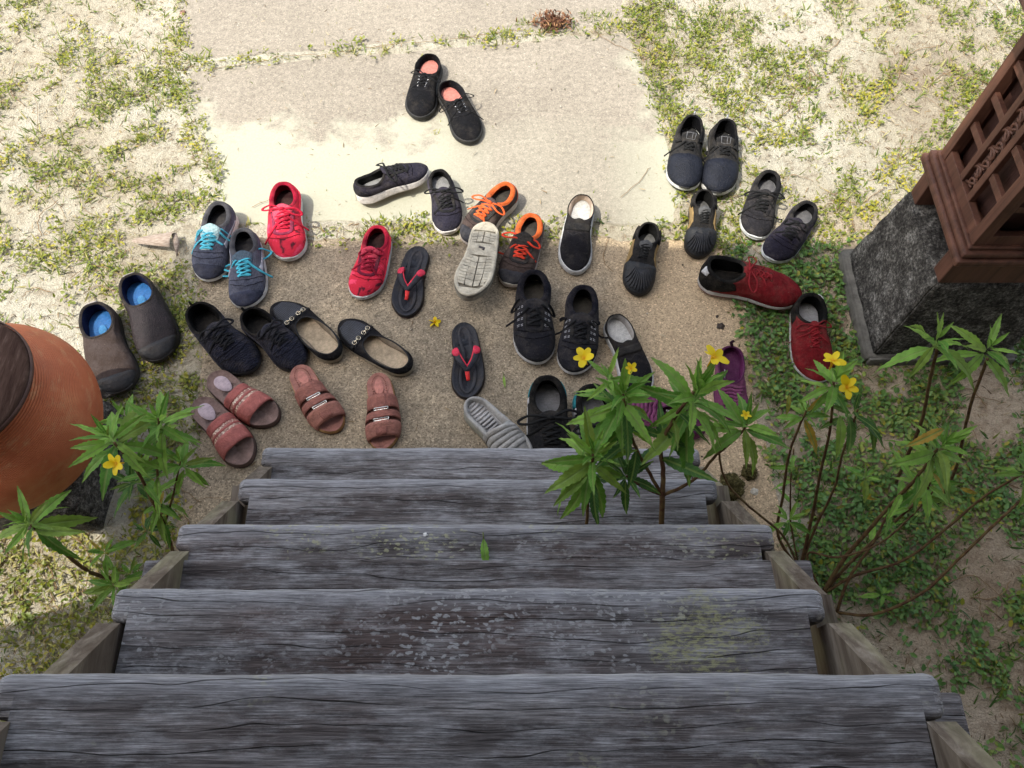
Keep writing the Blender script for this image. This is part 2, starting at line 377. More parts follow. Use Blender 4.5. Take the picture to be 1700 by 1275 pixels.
def fbm(xy, sc, seed=0): return .5 * vnoise(xy, sc, seed) + .27 * vnoise(xy, sc * 2.1, seed + 1) + .15 * vnoise(xy, sc * 4.3, seed + 2) + .08 * vnoise(xy, sc * 9, seed + 3)
def inpoly(poly, X):
    c = np.zeros(len(X), bool); n = len(poly)
    for i in range(n):
        x1, y1 = poly[i]; x2, y2 = poly[(i + 1) % n]
        k = ((y1 > X[:, 1]) != (y2 > X[:, 1])); c ^= k & (X[:, 0] < (x2 - x1) * (X[:, 1] - y1) / (y2 - y1 + 1e-12) + x1)
    return c
def sdist(poly, X):
    """signed distance to a polygon, negative inside"""
    d = np.full(len(X), 1e9); n = len(poly)
    for i in range(n):
        a = np.array(poly[i]); b = np.array(poly[(i + 1) % n]); e = b - a; t = np.clip(((X - a) @ e) / (e @ e), 0, 1)
        d = np.minimum(d, np.hypot(*(X - a - t[:, None] * e).T))
    return np.where(inpoly(poly, X), -d, d)
GS = 0.0125; GX = np.arange(-3.8, 3.8, GS); GY = np.arange(-0.7, 5.7, GS)
gxx, gyy = np.meshgrid(GX, GY); GP = np.stack([gxx.ravel(), gyy.ravel()], 1)
sdm = np.minimum(np.minimum(sdist(PATH_FAR, GP), sdist(PATH_NEAR, GP)), sdist(APRON, GP))
open_ = -0.010 + (fbm(GP, 1.6, 30) - .5) * .030 + (fbm(GP, 9, 34) - .5) * .012 + (fbm(GP, 40, 38) - .5) * .006
lap = 0.0025 + (fbm(GP, 6, 42) - .5) * .026 + (fbm(GP, 40, 46) - .5) * .005
wgt = np.exp(-((sdm - .005) / .038) ** 2)
gzg = np.where(sdm > 0, open_ * (1 - wgt) + lap * wgt, (-.02) * (1 - wgt) + lap * wgt)
GZ = gzg.reshape(len(GY), len(GX))
def gz_fast(X):
    fx = np.clip((X[:, 0] - GX[0]) / GS, 0, len(GX) - 1.001); fy = np.clip((X[:, 1] - GY[0]) / GS, 0, len(GY) - 1.001); i = fx.astype(int); j = fy.astype(int); a = fx - i; b = fy - j
    return (GZ[j, i] * (1 - a) + GZ[j, i + 1] * a) * (1 - b) + (GZ[j + 1, i] * (1 - a) + GZ[j + 1, i + 1] * a) * b
def gz(x, y): return float(gz_fast(np.array([[x, y]]))[0])
def build_ground():
    def ext(a, far):
        L = []; Rr = []; d = GS; x = a[0]
        while x > -far: d *= 1.6; x -= d; L.append(x)
        d = GS; x = a[-1]
        while x < far: d *= 1.6; x += d; Rr.append(x)
        return np.array(L[::-1] + list(a) + Rr), len(L)
    xs, ox = ext(GX, 80); ys, oy = ext(GY, 80)
    Z = np.full((len(ys), len(xs)), -0.012); Z[oy:oy + len(GY), ox:ox + len(GX)] = GZ
    XX, YY = np.meshgrid(xs, ys); V = np.stack([XX.ravel(), YY.ravel(), Z.ravel()], 1); nx = len(xs); ny = len(ys)
    i, j = np.meshgrid(np.arange(nx - 1), np.arange(ny - 1)); a = (j * nx + i).ravel(); Fa = np.stack([a, a + 1, a + nx + 1, a + nx], 1).ravel()
    me = bpy.data.meshes.new('sandy_ground'); me.vertices.add(len(V)); me.vertices.foreach_set('co', V.ravel()); me.loops.add(len(Fa)); me.loops.foreach_set('vertex_index', Fa)
    nf = len(Fa) // 4; me.polygons.add(nf); me.polygons.foreach_set('loop_start', np.arange(nf) * 4); me.polygons.foreach_set('loop_total', np.full(nf, 4)); me.polygons.foreach_set('use_smooth', np.ones(nf, bool)); me.update(calc_edges=True)
    tag(link('sandy_ground', me, M_SAND), kind='structure', label='pale sandy ground with patches of soil')
build_ground()
def slab(name, poly, mat, label, z=0.0, rag=0.006):
    P = []
    n = len(poly)
    for i in range(n):
        a = Vector(poly[i]); b = Vector(poly[(i + 1) % n]); m = max(1, int((b - a).length / 0.03))
        nrm = Vector((-(b - a).y, (b - a).x)).normalized()
        for k in range(m):
            p = a.lerp(b, k / m); q = p + nrm * mnoise.noise(Vector((p.x * 14, p.y * 14, 5))) * rag * 2 + nrm * mnoise.noise(Vector((p.x * 3, p.y * 3, 8))) * rag * 2
            P.append(q)
    c = sum(P, Vector((0, 0))) / len(P)
    bm = bmesh.new(); top = [bm.verts.new((p.x, p.y, z - 0.004)) for p in P]; bot = [bm.verts.new((p.x, p.y, z - 0.06)) for p in P]
    inner = [bm.verts.new((p.x + (c.x - p.x) * 0.012, p.y + (c.y - p.y) * 0.012, z)) for p in P]
    m = len(P); bm.faces.new(inner)
    for i in range(m):
        j = (i + 1) % m; bm.faces.new((top[i], top[j], inner[j], inner[i])); bm.faces.new((bot[i], bot[j], top[j], top[i]))
    bmesh.ops.recalc_face_normals(bm, faces=bm.faces); bmesh.ops.triangulate(bm, faces=bm.faces)
    return tag(from_bm(name, bm, mat), kind='structure', label=label)
slab('concrete_path', PATH_FAR, M_PATH, 'far slab of the pale concrete path')
slab('concrete_path', PATH_NEAR, M_PATH, 'near slab of the pale concrete path under the black canvas shoes')
slab('concrete_apron', APRON, M_APRON, 'shaded brown concrete apron at the foot of the stairs', 0.004, 0.014)
PATHS = [PATH_FAR, PATH_NEAR, APRON]

# ------------------------------------------------------------------ house out of the frame: porch, posts and roof that cast the shade
def hide_wood(name, c, s, label, cat, mat):
    return tag(box(name, c, s, mat, bev=0.01), label, cat)
M_OLD = m_wood(9.1, 0.1, 0.8, 'old_house_wood')
EZ = 3.4; ey = 1.375 - SY * EZ; ex = -0.99 - SX * EZ
def roof():
    edge = [(ex + mnoise.noise(Vector((0, y * 5, 1))) * .05 + mnoise.noise(Vector((0, y * 19, 1))) * .03, y) for y in np.arange(-5, ey, .06)] + \
           [(x, ey + mnoise.noise(Vector((x * 4, 0, 7))) * .045 + mnoise.noise(Vector((x * 17, 0, 7))) * .03) for x in np.arange(ex, 6, .06)] + [(6, -5)]
    bm = bmesh.new(); A_ = [bm.verts.new((a, b, EZ)) for a, b in edge]; B_ = [bm.verts.new((a, b, EZ + .07)) for a, b in edge]; n = len(edge)
    bm.faces.new(A_); bm.faces.new(B_[::-1])
    for i in range(n): bm.faces.new((A_[i], A_[(i + 1) % n], B_[(i + 1) % n], B_[i]))
    bmesh.ops.recalc_face_normals(bm, faces=bm.faces); bmesh.ops.triangulate(bm, faces=bm.faces)
    tag(from_bm('porch_roof', bm, M_OLD), 'wide porch roof of the house above the stairs', 'roof')
roof()
hide_wood('porch_deck', (0.4, -1.52, 1.30), (4.4, 2.6, 0.08), 'wooden porch deck at the top of the stairs', 'deck', M_OLD)
hide_wood('house_wall', (0.4, -2.9, 1.7), (5.6, 0.12, 3.3), 'wooden house wall behind the porch deck', 'wall', M_OLD)
for px_, py_, lab in ((-1.68, -0.01, 'unseen left porch post, added to throw a shadow beside the stairs'), (2.5, -0.35, 'right square porch post beyond the stairs')):
    hide_wood('porch_post', (px_, py_, EZ / 2 - 0.03), (0.22, 0.22, EZ + 0.04), lab, 'post', M_OLD)  # left post is added out of view to shade the lower left ground

# ------------------------------------------------------------------ staircase
st = tag(empty('staircase', (0, 0, 0)), 'steep weathered grey wooden staircase with thick open treads', 'staircase')
TR = [  # far edge y, top z, left x, right x (from pixel edges), seed, lichen, warm
    (742, 0.20, 435, 1162, 1.3, 0.05, 0.1), (793.5, 0.39, 397, 1190, 2.2, 0.20, 0.35), (868, 0.585, 295, 1284, 3.7, 0.45, 0.7),
    (975, 0.775, 190, 1367, 4.4, 1.25, 0.95), (1117, 0.97, -8, 1562, 5.9, 0.35, 0.35)]
def tread(yf, z, xl, xr, mat, ear=0.046, depth=0.235, th=0.042, notch=0.027, tilt=0.0):
    """plank with a rounded far edge and a notch at each end for the stringer"""
    r = 0.011
    def prof(d1):
        pts = []
        for n_, (cy, cz, a0) in enumerate(((yf - d1 + r, z - r, 90), (yf - d1 + r, z - th + r, 180), (yf - r, z - th + r, 270), (yf - r, z - r, 0))):
            for k in range(5):
                a = R(a0 + k * 22.5); pts.append((cy + r * math.cos(a), cz + r * math.sin(a)))
            if n_ == 3:                      # points along the walked-on top
                for k in range(1, 12): pts.append((yf - r - (d1 - 2 * r) * k / 12, z))
        return pts
    n = 110; xs = [xl, xl + .002, xl + .006, xl + .013, xl + notch - .0004, xl + notch] + list(np.linspace(xl + notch + .01, xr - notch - .01, n)) + [xr - notch, xr - notch + .0004, xr - .013, xr - .006, xr - .002, xr]
    ins = [.011, .006, .002, 0, 0, 0] + [0] * n + [0, 0, 0, .002, .006, .011]
    dd = [ear] * 5 + [depth] * (n + 2) + [ear] * 5; rings = []
    for x, i_, d1 in zip(xs, ins, dd):
        P = prof(d1); cyy = yf - d1 / 2; czz = z - th / 2; ring = []
        for (yy, zz) in P:
            l = math.hypot(cyy - yy, czz - zz) or 1; y2 = yy + (cyy - yy) / l * i_; z2 = zz + (czz - zz) / l * i_
            j = mnoise.noise(Vector((x * 6, y2 * 14, z * 50))) * .0008 + mnoise.noise(Vector((x * 2.3, y2 * 5, z * 9))) * .0022
            if zz > czz: z2 += j
            edge = math.exp(-((yf - yy) / .012) ** 2); y2 += (mnoise.noise(Vector((x * 7, z * 77, 3))) * .0022 + mnoise.noise(Vector((x * 33, z * 77, 5))) * .0010) * edge
            ring.append((x, y2, z2))
        rings.append(ring)
    V, Fc = loft(rings, True, True, True)
    return mesh('tread', V, Fc, mat, st, smooth=True)
TW = []
for i, (py, z, pl, pr, seed, li, wa) in enumerate(TR):
    a = at(pl, py, z); b = at(pr, py + (pr - pl) * 0.004, z)
    pp = at(1165, 1045, .775) if i == 3 else None
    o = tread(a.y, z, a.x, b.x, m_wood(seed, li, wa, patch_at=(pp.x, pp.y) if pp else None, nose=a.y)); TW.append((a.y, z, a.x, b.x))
    o.rotation_euler = (0, 0, 0)
for k in (1, 2):
    yf = TW[-1][0] - 0.143 * k; z = TW[-1][1] + 0.19 * k
    if z < 1.3: tread(yf, z, -0.55, 0.46, m_wood(7 + k, 0.1, 0.3)); TW.append((yf, z, -0.55, 0.46))
# stringers: boards cut to the slope, tops just under the ears
def stringer(side):
    y0, z0, xl0, xr0 = TW[0]; y4, z4, xl4, xr4 = TW[4]
    n = (0.027 + 0.001)
    xa = (xl0 + n, xl4 + n) if side < 0 else (xr0 - n, xr4 - n)
    # inner faces follow the tread widths; thickness outwards
    thk = 0.031
    sl = (z4 - z0) / (y0 - y4)
    pts = []
    def X(y): t = (y0 - y) / (y0 - y4); return xa[0] + (xa[1] - xa[0]) * t
    ytop = lambda z_: y0 - 0.047 - (z_ - (z0 - 0.002)) / sl
    prof = []                       # (y,z) outline, top edge steps in under each ear
    prof.append((y0 + 0.0, 0.0)); prof.append((y0 - 0.002, z0 - 0.0435))
    for i in range(len(TW)):
        yf, z, _, _ = TW[i]
        prof.append((yf - 0.001, z - 0.0435)); prof.append((yf - 0.047, z - 0.0435)); prof.append((yf - 0.0475, z - 0.001))
        if i + 1 < len(TW):
            yn = TW[i + 1][0] - 0.001; zt = z + (yf - 0.047 - yn) * sl; zt = min(zt, TW[i + 1][1] - 0.0436)
            prof.append((yn, zt))
    ye = TW[-1][0]; prof.append((ye - 0.25, TW[-1][1] + 0.1)); prof.append((ye - 0.25, TW[-1][1] - 0.2))
    prof.append((y0 - 0.17, 0.0))
    bm = bmesh.new(); A = []; B = []
    for (y, z) in prof:
        x = X(y); A.append(bm.verts.new((x, y, z))); B.append(bm.verts.new((x + side * thk, y, z)))
    m = len(prof); fa = bm.faces.new(A); fb = bm.faces.new(B[::-1])
    for i in range(m):
        j = (i + 1) % m; bm.faces.new((A[j], A[i], B[i], B[j]))
    bmesh.ops.recalc_face_normals(bm, faces=bm.faces)
    bmesh.ops.triangulate(bm, faces=[fa, fb])
    k = N('stringer_wood', 0.9, 0.15); v = k.coord((9, 2.6, 2.6), rot=(0, 0, 0)); vr = k.coord((55, 4, 30), rot=(R(-53), 0, 0), loc=(side, 0, 0))
    g = k.noise(vr, 1.2, 7, 0.65, 0.5)
    c = k.ramp(g, [(0.30, (0.075, 0.055, 0.040)), (0.48, (0.125, 0.10, 0.078)), (0.62, (0.20, 0.168, 0.135)), (0.78, (0.30, 0.275, 0.24))])
    c = k.mix(k.ramp(k.noise(v, 3.0, 4), [(0.48, 0.0), (0.62, 0.7)]), c, k.mix(0.6, (0.22, 0.20, 0.13), k.ramp(g, [(0.3, 0.5), (0.7, 1.4)]), 'MULTIPLY'))
    k.color(c); k.bump(g, 0.9, 0.004)
    o = from_bm('stringer', bm, k.m, st)
    return X
XL = stringer(-1); XR = stringer(1)
# cross bars (through tenons) that stick out of both stringers
mb = m_wood(6.6, 0.1, 0.4)
for (pl, pr, py, z) in ((233, 1352, 957, 0.60), (30, 1606, 1190, 0.84)):
    a = at(pl, py, z); b = at(pr, py, z)
    box('crossbar', ((a.x + b.x) / 2, a.y, z - 0.02), (b.x - a.x, 0.055, 0.04), mb, st, bev=0.006)
box('crossbar', (-0.07, TW[0][0] - 0.11, 0.10), (1.06, 0.045, 0.05), mb, st, bev=0.006)

# ------------------------------------------------------------------ jar, lid, block
jc = Vector((-1.136, 0.685, 0)); 
blk = tag(empty('stone_block', (jc.x - .03, jc.y - .01, 0)), 'low dark mossy stone block under the terracotta jar', 'stone block')
def rough_block(name, hx, hy, z0, z1, mat, parent, taper=0.0, amp=0.004, res=14, sc=22):
    bm = bmesh.new(); bmesh.ops.create_cube(bm, size=1.0)
    bmesh.ops.bevel(bm, geom=bm.edges[:], offset=0.02, segments=2, affect='EDGES')
    bmesh.ops.subdivide_edges(bm, edges=bm.edges[:], cuts=res, use_grid_fill=True)
    for v in bm.verts:
        t = v.co.z + 0.5; s = 1 - taper * t
        p = Vector((v.co.x * 2 * hx * s, v.co.y * 2 * hy * s, z0 + (z1 - z0) * t))
        q = p * sc; n = Vector((mnoise.noise(q), mnoise.noise(q + Vector((9, 0, 0))), mnoise.noise(q + Vector((0, 9, 0)))))
        v.co = p + n * amp
    return from_bm(name, bm, mat, parent, True)
rough_block('block', 0.165, 0.150, -0.02, 0.125, M_STONE, blk, 0.03, 0.005)
jar = tag(empty('water_jar', (jc.x, jc.y, 0.125)), 'large round terracotta jar with combed grooves at the left edge', 'jar')
def m_terra():
    k = N('terracotta', 0.55, 0.35); v = k.coord(); X = k.sep(v)
    c = k.ramp(k.noise(v, 5, 6, 0.65), [(0.3, (0.40, 0.095, 0.034)), (0.5, (0.56, 0.155, 0.060)), (0.68, (0.68, 0.27, 0.115))])
    c = k.mix(k.ramp(k.noise(v, 3.3, 5, 0.7), [(0.55, 0.0), (0.72, 0.5)]), c, (0.30, 0.14, 0.07))
    c = k.mix(k.math('MULTIPLY', k.ramp(k.noise(k.coord((1, 1, 3)), 14, 6, 0.8), [(0.52, 0.0), (0.66, 0.5)]), 1.0), c, (0.62, 0.34, 0.16))
    comb = k.math('MULTIPLY', k.wave(k.coord((1, 1, 1)), 105, 2.0, 2, 'Z', 'SIN', 2.0), k.ramp(k.noise(v, 4, 3), [(0.35, 0.15), (0.6, 1.0)]))
    c = k.mix(0.30, c, k.ramp(comb, [(0.1, 0.65), (0.8, 1.2)]), 'MULTIPLY')
    k.color(c); k.bump(k.math('ADD', comb, k.math('MULTIPLY', k.noise(v, 60, 4), 0.5)), 0.6, 0.003); return k.m
M_T = m_terra()
prof = [(0.0, 0.0), (0.11, 0.0), (0.135, 0.012), (0.175, 0.06), (0.208, 0.12), (0.222, 0.175), (0.219, 0.215), (0.203, 0.252), (0.178, 0.284), (0.155, 0.302), (0.14, 0.312), (0.137, 0.325), (0.143, 0.335), (0.128, 0.338), (0.120, 0.325)]
PP = catmull([(r, 0, z) for r, z in prof], 4); ringsv = []
for p in PP:
    ringsv.append([(p.x * math.cos(2 * math.pi * i / 96), p.x * math.sin(2 * math.pi * i / 96), p.z + 0.0006 * math.sin(p.z * 520) * (0.06 < p.z < 0.28)) for i in range(96)])
V, Fc = loft(ringsv); mesh('jar_body', V, Fc, M_T, jar)
lid = tag(empty('jar_lid', (jc.x + .016, jc.y - .004, 0.462)), 'dark round wooden lid lying on the terracotta jar', 'lid')
def m_lid():
    k = N('lid_wood', 0.9, 0.08); v = k.coord((18, 3, 18), rot=(0, 0, R(25))); v0 = k.coord()
    c = k.ramp(k.noise(v, 5, 7, 0.7, 0.4), [(0.3, (0.030, 0.016, 0.012)), (0.55, (0.070, 0.042, 0.032)), (0.75, (0.14, 0.10, 0.08))])
    X = k.sep(k.coord(rot=(0, 0, R(-20)))); 
    k.color(c); k.bump(k.noise(v, 8, 5), 0.6, 0.003); return k.m
ML = m_lid()
rr = [(0.0, 0.022), (0.05, 0.0225), (0.10, 0.022), (0.151, 0.021), (0.157, 0.016), (0.159, 0.004), (0.156, 0.0), (0.0, 0.0)]
V, Fc = loft([[(r * math.cos(2 * math.pi * i / 72), r * math.sin(2 * math.pi * i / 72), z) for i in range(72)] for r, z in rr])
mesh('lid_board', V, Fc, ML, lid)
V, Fc = loft([[(r * math.cos(2 * math.pi * i / 72), r * math.sin(2 * math.pi * i / 72), z) for i in range(72)] for r, z in ((0.1592, 0.006), (0.162, 0.008), (0.162, 0.014), (0.1588, 0.016))])
mesh('lid_rim', V, Fc, M_DARKBROWN, lid)

# ------------------------------------------------------------------ pedestal and wooden shrine box at right
pcx, pcy = 1.158, 1.17
ped = tag(empty('pedestal', (pcx, pcy, 0)), 'blackened tapering cement pedestal under the carved wooden box', 'pedestal')
rough_block('footing', 0.208, 0.188, -0.03, 0.024, m_simple('grey_cement', (.13, .122, .105), .95, .1, 30, .7, .8, .003), ped, 0.02, 0.003, 10)
def ped_body():
    bm = bmesh.new(); bmesh.ops.create_cube(bm, size=1.0)
    bmesh.ops.bevel(bm, geom=bm.edges[:], offset=0.012, segments=2, affect='EDGES')
    bmesh.ops.subdivide_edges(bm, edges=bm.edges[:], cuts=16, use_grid_fill=True)
    for v in bm.verts:
        t = v.co.z + 0.5; hx = 0.183 - 0.030 * t; hy = 0.168 - 0.026 * t
        p = Vector((v.co.x * 2 * hx, v.co.y * 2 * hy, 0.02 + 0.30 * t)); q = p * 24
        v.co = p + Vector((mnoise.noise(q), mnoise.noise(q + Vector((9, 0, 0))), mnoise.noise(q + Vector((0, 9, 0))))) * 0.0035
    return from_bm('body', bm, M_STONE, ped, True)
ped_body()
shr = tag(empty('shrine_box', (pcx + .006, pcy, 0.335)), 'carved reddish brown wooden lantern box with open lattice panels', 'shrine')
hx, hy = 0.150, 0.137          # half sizes of the sill
def wb(name, c, s, bev=0.003, mat=M_BROWN, parent=shr): return box(name, c, s, mat, parent, bev)
for sy in (-1, 1): wb('sill_beam', (0, sy * (hy - 0.020), 0.034), (2 * hx + .01, 0.044, 0.094))
for sx in (-1, 1): wb('sill_beam', (sx * (hx - 0.10), 0, 0.034), (0.038, 2 * hy - 0.092, 0.092))
wb('ledge', (0, 0, 0.092), (2 * hx + 0.046, 2 * hy + 0.050, 0.020), 0.006)
wb('ledge', (0, 0, 0.112), (2 * hx + 0.032, 2 * hy + 0.034, 0.016), 0.006)
wb('ledge', (0, 0, 0.126), (2 * hx + 0.012, 2 * hy + 0.012, 0.008), 0.003)
BZ0, BZ1 = 0.13, 0.52
bx, by = hx, hy
for sx in (-1, 1):
    for sy in (-1, 1): wb('corner_post', (sx * (bx - 0.014), sy * (by - 0.014), (BZ0 + BZ1) / 2), (0.028, 0.028, BZ1 - BZ0), 0.002)
# side panel facing the path (-x) and front (-y): inner stiles, rungs, fretwork
def panel(face):
    """face: 'x' = left side, 'y' = front; coordinates s along the panel, z up"""
    half = (by if face == 'x' else bx) - 0.028
    def P(s, z, d=0.0): return ((-bx + 0.010 + d), s, z) if face == 'x' else (s, (-by + 0.010 + d), z)
    def S(ws, wz, th=0.014): return (th, ws, wz) if face == 'x' else (ws, th, wz)
    zc = (BZ0 + BZ1) / 2; H = BZ1 - BZ0
    gap = half * 2 / 3.0
    for s in (-.030, .030):
        wb('stile', P(s, zc), S(0.018, H - 0.06), 0.0015)
    for z in (BZ0 + 0.015, BZ1 - 0.015): wb('rail', P(0, z), S(2 * half, 0.030, 0.016), 0.0015)
    for k_, s in enumerate((-(half + .039) / 2, (half + .039) / 2)):
        for i in range(1, 4):
            wb('rung', P(s, BZ0 + 0.03 + (H - 0.06) * i / 4 + (0.0), 0.001), S(half - .040, 0.018, 0.011), 0.001)
    # fretwork scrolls in the middle strip
    parts = []; n = 12; zz0 = BZ0 + 0.035; dz = (H - 0.07) / n; wd = 0.017
    for i in range(n):
        z = zz0 + dz * (i + 0.5); sg = 1 if i % 2 else -1
        pts = []
        for q in range(11):
            a = q / 10 * 1.7 * math.pi; r = wd * (1 - 0.55 * q / 10)
            c = P(sg * 0.004 + r * math.cos(a) * sg, z + r * math.sin(a) * 0.9); pts.append(c)
        up = Vector((1, 0, 0)) if face == 'x' else Vector((0, 1, 0))
        parts.append(tube_vf(pts, [0.0046 - 0.0018 * q / 10 for q in range(11)], 5, 1.0, up))
        parts.append(tube_vf([P(-wd * sg, z - dz / 2), P(0, z - dz * 0.1), P(wd * sg, z + dz / 2)], 0.0036, 5, 1.0, up))
    V, Fc = merge(parts); mesh('fretwork', V, Fc, M_BROWN, shr)
    # dark board behind the openings
    wb('back_board', P(0, zc, 0.034), S(2 * half + 0.01, H - 0.01, 0.006), 0.001, M_DARKBROWN)
panel('x'); panel('y')
wb('panel', (bx - 0.012, 0, (BZ0 + BZ1) / 2), (0.012, 2 * by - 0.056, BZ1 - BZ0), 0.001)
wb('panel', (0, by - 0.012, (BZ0 + BZ1) / 2), (2 * bx - 0.056, 0.012, BZ1 - BZ0), 0.001)
wb('cap', (0, 0, BZ1 + 0.010), (2 * bx + 0.06, 2 * by + 0.06, 0.018), 0.005)
wb('cap', (0, 0, BZ1 + 0.030), (2 * bx + 0.13, 2 * by + 0.13, 0.020), 0.006, M_DARKBROWN)

# ================================================================== SHOES
KT = np.array([[0, .205], [.1, .193], [.2, .163], [.35, .139], [.5, .143], [.65, .168], [.75, .188], [.85, .203], [1, .206]])
def ol(L, side, fw=1.0, inset=0.0, z=0.0, n=56, y0=0.0, toe=1.0):
    """sole outline ring; z may be a function of t (0 heel..1 toe)"""
    th = 2 * np.pi * np.arange(n) / n; t = (1 - np.cos(th)) / 2
    k = np.interp(t, KT[:, 0], KT[:, 1]); k = k * (1 + (toe - 1) * np.clip((t - .6) / .4, 0, 1))
    cx = side * L * (0.012 * np.exp(-((t - .42) / .2) ** 2) - 0.035 * np.clip((t - .45) / .55, 0, 1) ** 1.6)
    x = cx + np.sin(th) * k * L * fw - np.sin(th) * inset
    y = y0 + inset + (L - y0 - 2 * inset) * t
    zz = z(t) if callable(z) else np.full(n, float(z))
    return np.stack([x, y, zz], 1)
class Shoe: pass
def bilin(grid, kf, jf):
    K, Nn, _ = grid.shape; k0 = int(min(max(math.floor(kf), 0), K - 2)); a = min(max(kf - k0, 0), 1); j0 = int(math.floor(jf)) ; b = jf - j0
    j1 = (j0 + 1) % Nn; j0 %= Nn
    return (grid[k0, j0] * (1 - b) + grid[k0, j1] * b) * (1 - a) + (grid[k0 + 1, j0] * (1 - b) + grid[k0 + 1, j1] * b) * a
def build_shell(sp, root):
    """sole + upper + lining + insole; returns helper with the outer grid and a drape function"""
    s = Shoe(); L = sp['L']; side = sp.get('side', 1); S = L / 0.28; n = 56; toe = sp.get('toe', 1.0)
    hh, ht = sp.get('hs', (0.026, 0.019)); hh *= S; ht *= S
    spring = sp.get('spring', 0.012) * S
    lift = lambda t: spring * np.clip((t - .68) / .32, 0, 1) ** 2
    ztop = lambda t: hh + (ht - hh) * np.clip(t * 1.4 - .2, 0, 1) + lift(t)
    fs = sp.get('fs', 1.16); fu = sp.get('fu', 1.07)
    wave = sp.get('wave', 0.0) * S
    O = lambda fw, ins, z: ol(L, side, fw, ins, z, n, 0, toe)
    # outsole
    oc = sp.get('outsole', (0.03, 0.03, 0.03))
    V, Fc = loft([O(fs * .93, .006 * S, lambda t: lift(t)), O(fs * 1.0, 0.001, lambda t: .0015 + lift(t)), O(fs * 1.0, 0.001, lambda t: .0055 * S + lift(t))], True, True, True)
    so = mesh('outsole', V, Fc, shoe_mat(oc, 'rubber'), root)
    flare = sp.get('flare', 1.0)
    zt = lambda f: (lambda t: (.005 * S + lift(t)) * (1 - f) + (ztop(t) + wave * np.sin(t * 14) * (f > .9)) * f)
    V, Fc = loft([O(fs * flare, 0, zt(0.0)), O(fs * (flare * .6 + .4), -.0005, zt(.35)), O(fs * .985, .0006, zt(.7)), O(fs * .99, .001, zt(.93)), O(fs * .965, .0025, zt(1.0)), O(fu * .94, .006, zt(1.0))], True, False, True)
    mid = mesh('midsole', V, Fc, shoe_mat(sp.get('midsole', (.7, .7, .68)), 'rubber'), root)
    # upper grid
    yo0, yo1, wo = sp.get('yo0', .035) * L, sp.get('yo1', .45) * L, sp.get('wo', .088) * sp.get('ow', 1.42) * L
    zh, zs, zf = [q * S for q in sp.get('zc', (.074, .060, .078))]
    base = O(fu, .003 * S, lambda t: ztop(t) - .003)
    th = 2 * np.pi * np.arange(n) / n; t = (1 - np.cos(th)) / 2
    p = sp.get('p', 2.5); g = 1 - (1 - t) ** p; tho = np.arccos(np.clip(1 - 2 * g, -1, 1)); sg = np.where(th < np.pi, 1, -1)
    blunt = sp.get('blunt', .72)
    def opening(w, e, dz):
        ox = sg * np.power(np.clip(np.sin(tho), 0, 1), blunt) * w * (1 + .0 * g) * (1 + .10 * np.sin(g * np.pi)) ; ox[np.isclose(th, np.pi)] = 0
        cxo = side * L * .006
        oy = yo0 + e + (yo1 - yo0 - 2 * e) * g
        oz = np.interp(g, [0, .12, .3, .6, .8, 1], [zh, zh - .004 * S, (zh + zs) / 2 - .003 * S, zs, (zs * .6 + zf * .4), zf]) + dz
        return np.stack([ox + cxo, oy, oz], 1)
    op = opening(wo, 0, 0); K = 14
    bt = sp.get('b', .42) * t ** 1.0; rings = []
    tall = sp.get('toez', 1.0)
    for k in range(K + 1):
        ph = k / K * np.pi / 2; a = (1 - math.cos(ph)); sn = math.sin(ph) ** (1.0)
        sz = (1 - bt) * (sn ** (1 / tall) if tall != 1 else sn) + bt * a
        P = base + (op - base) * np.stack([np.full(n, a)] * 2 + [sz], 1)
        # heel: slight inward curve above the midsole, convex sides
        rings.append(P)
    rings = np.array(rings)
    cen = np.stack([np.zeros(n) + side * L * .004, base[:, 1].clip(.12 * L, .86 * L)], 1); dv_ = base[:, :2] - cen; dv_ /= np.linalg.norm(dv_, axis=1)[:, None] + 1e-9
    for k in range(K + 1): rings[k, :, :2] += dv_ * sp.get('bulge', .0042) * S * math.sin(min(1, (k + .6) / K * 1.5) * math.pi) ** .8 if (k / K * 1.5) < 1 else 0
    seed = sp.get('seed', 0) * 3.1; amp = sp.get('wrinkle', .0012)
    for k in range(1, K):
        for j in range(n):
            q = rings[k, j]; v = Vector((q[0] * 30, q[1] * 30 + seed, q[2] * 30)); d = mnoise.noise(v) * amp * 1.4 + mnoise.noise(v * 2.7) * amp * .7
            ty = q[1] / L
            cr = math.exp(-((ty - .66) / .07) ** 2) * math.sin(q[1] * 620 + q[0] * 60 * math.sin(seed)) * amp * .8 * (k > 4)
            rings[k, j, 2] += d + cr; rings[k, j, 0] += d * .7 * np.sign(q[0])
    collar = sp.get('collar', .005) * S
    r1 = opening(wo - collar * .35, collar * .35, collar * .55); r2 = opening(wo - collar, collar, collar * .55); r3 = opening(wo - collar * 1.6, collar * 1.7, -collar * .2)
    upc = shoe_mat(sp['upper'], sp.get('ukind', 'mesh'))
    V, Fc = loft(list(rings)); s.upper = mesh('upper', V, Fc, upc, root)
    s.grid = rings; s.L = L; s.S = S; s.side = side; s.root = root; s.zt = ztop; s.base = base; s.op = op
    lin = [rings[K], r1, r2, r3]
    ib = O(fu * .93, .010 * S, lambda t: ztop(t) + .001)
    for k in range(K - 3, -1, -2):
        ph = k / K * np.pi / 2; a = (1 - math.cos(ph)); sz = (1 - bt) * math.sin(ph) + bt * a
        P = ib + (r3 - ib) * np.stack([np.full(n, a)] * 2 + [sz * (1 - .04)], 1); lin.append(P)
    V, Fc = loft(lin[3:]); mesh('lining', V, Fc, shoe_mat(sp.get('lining', (.02, .02, .02)), 'fuzz'), root)
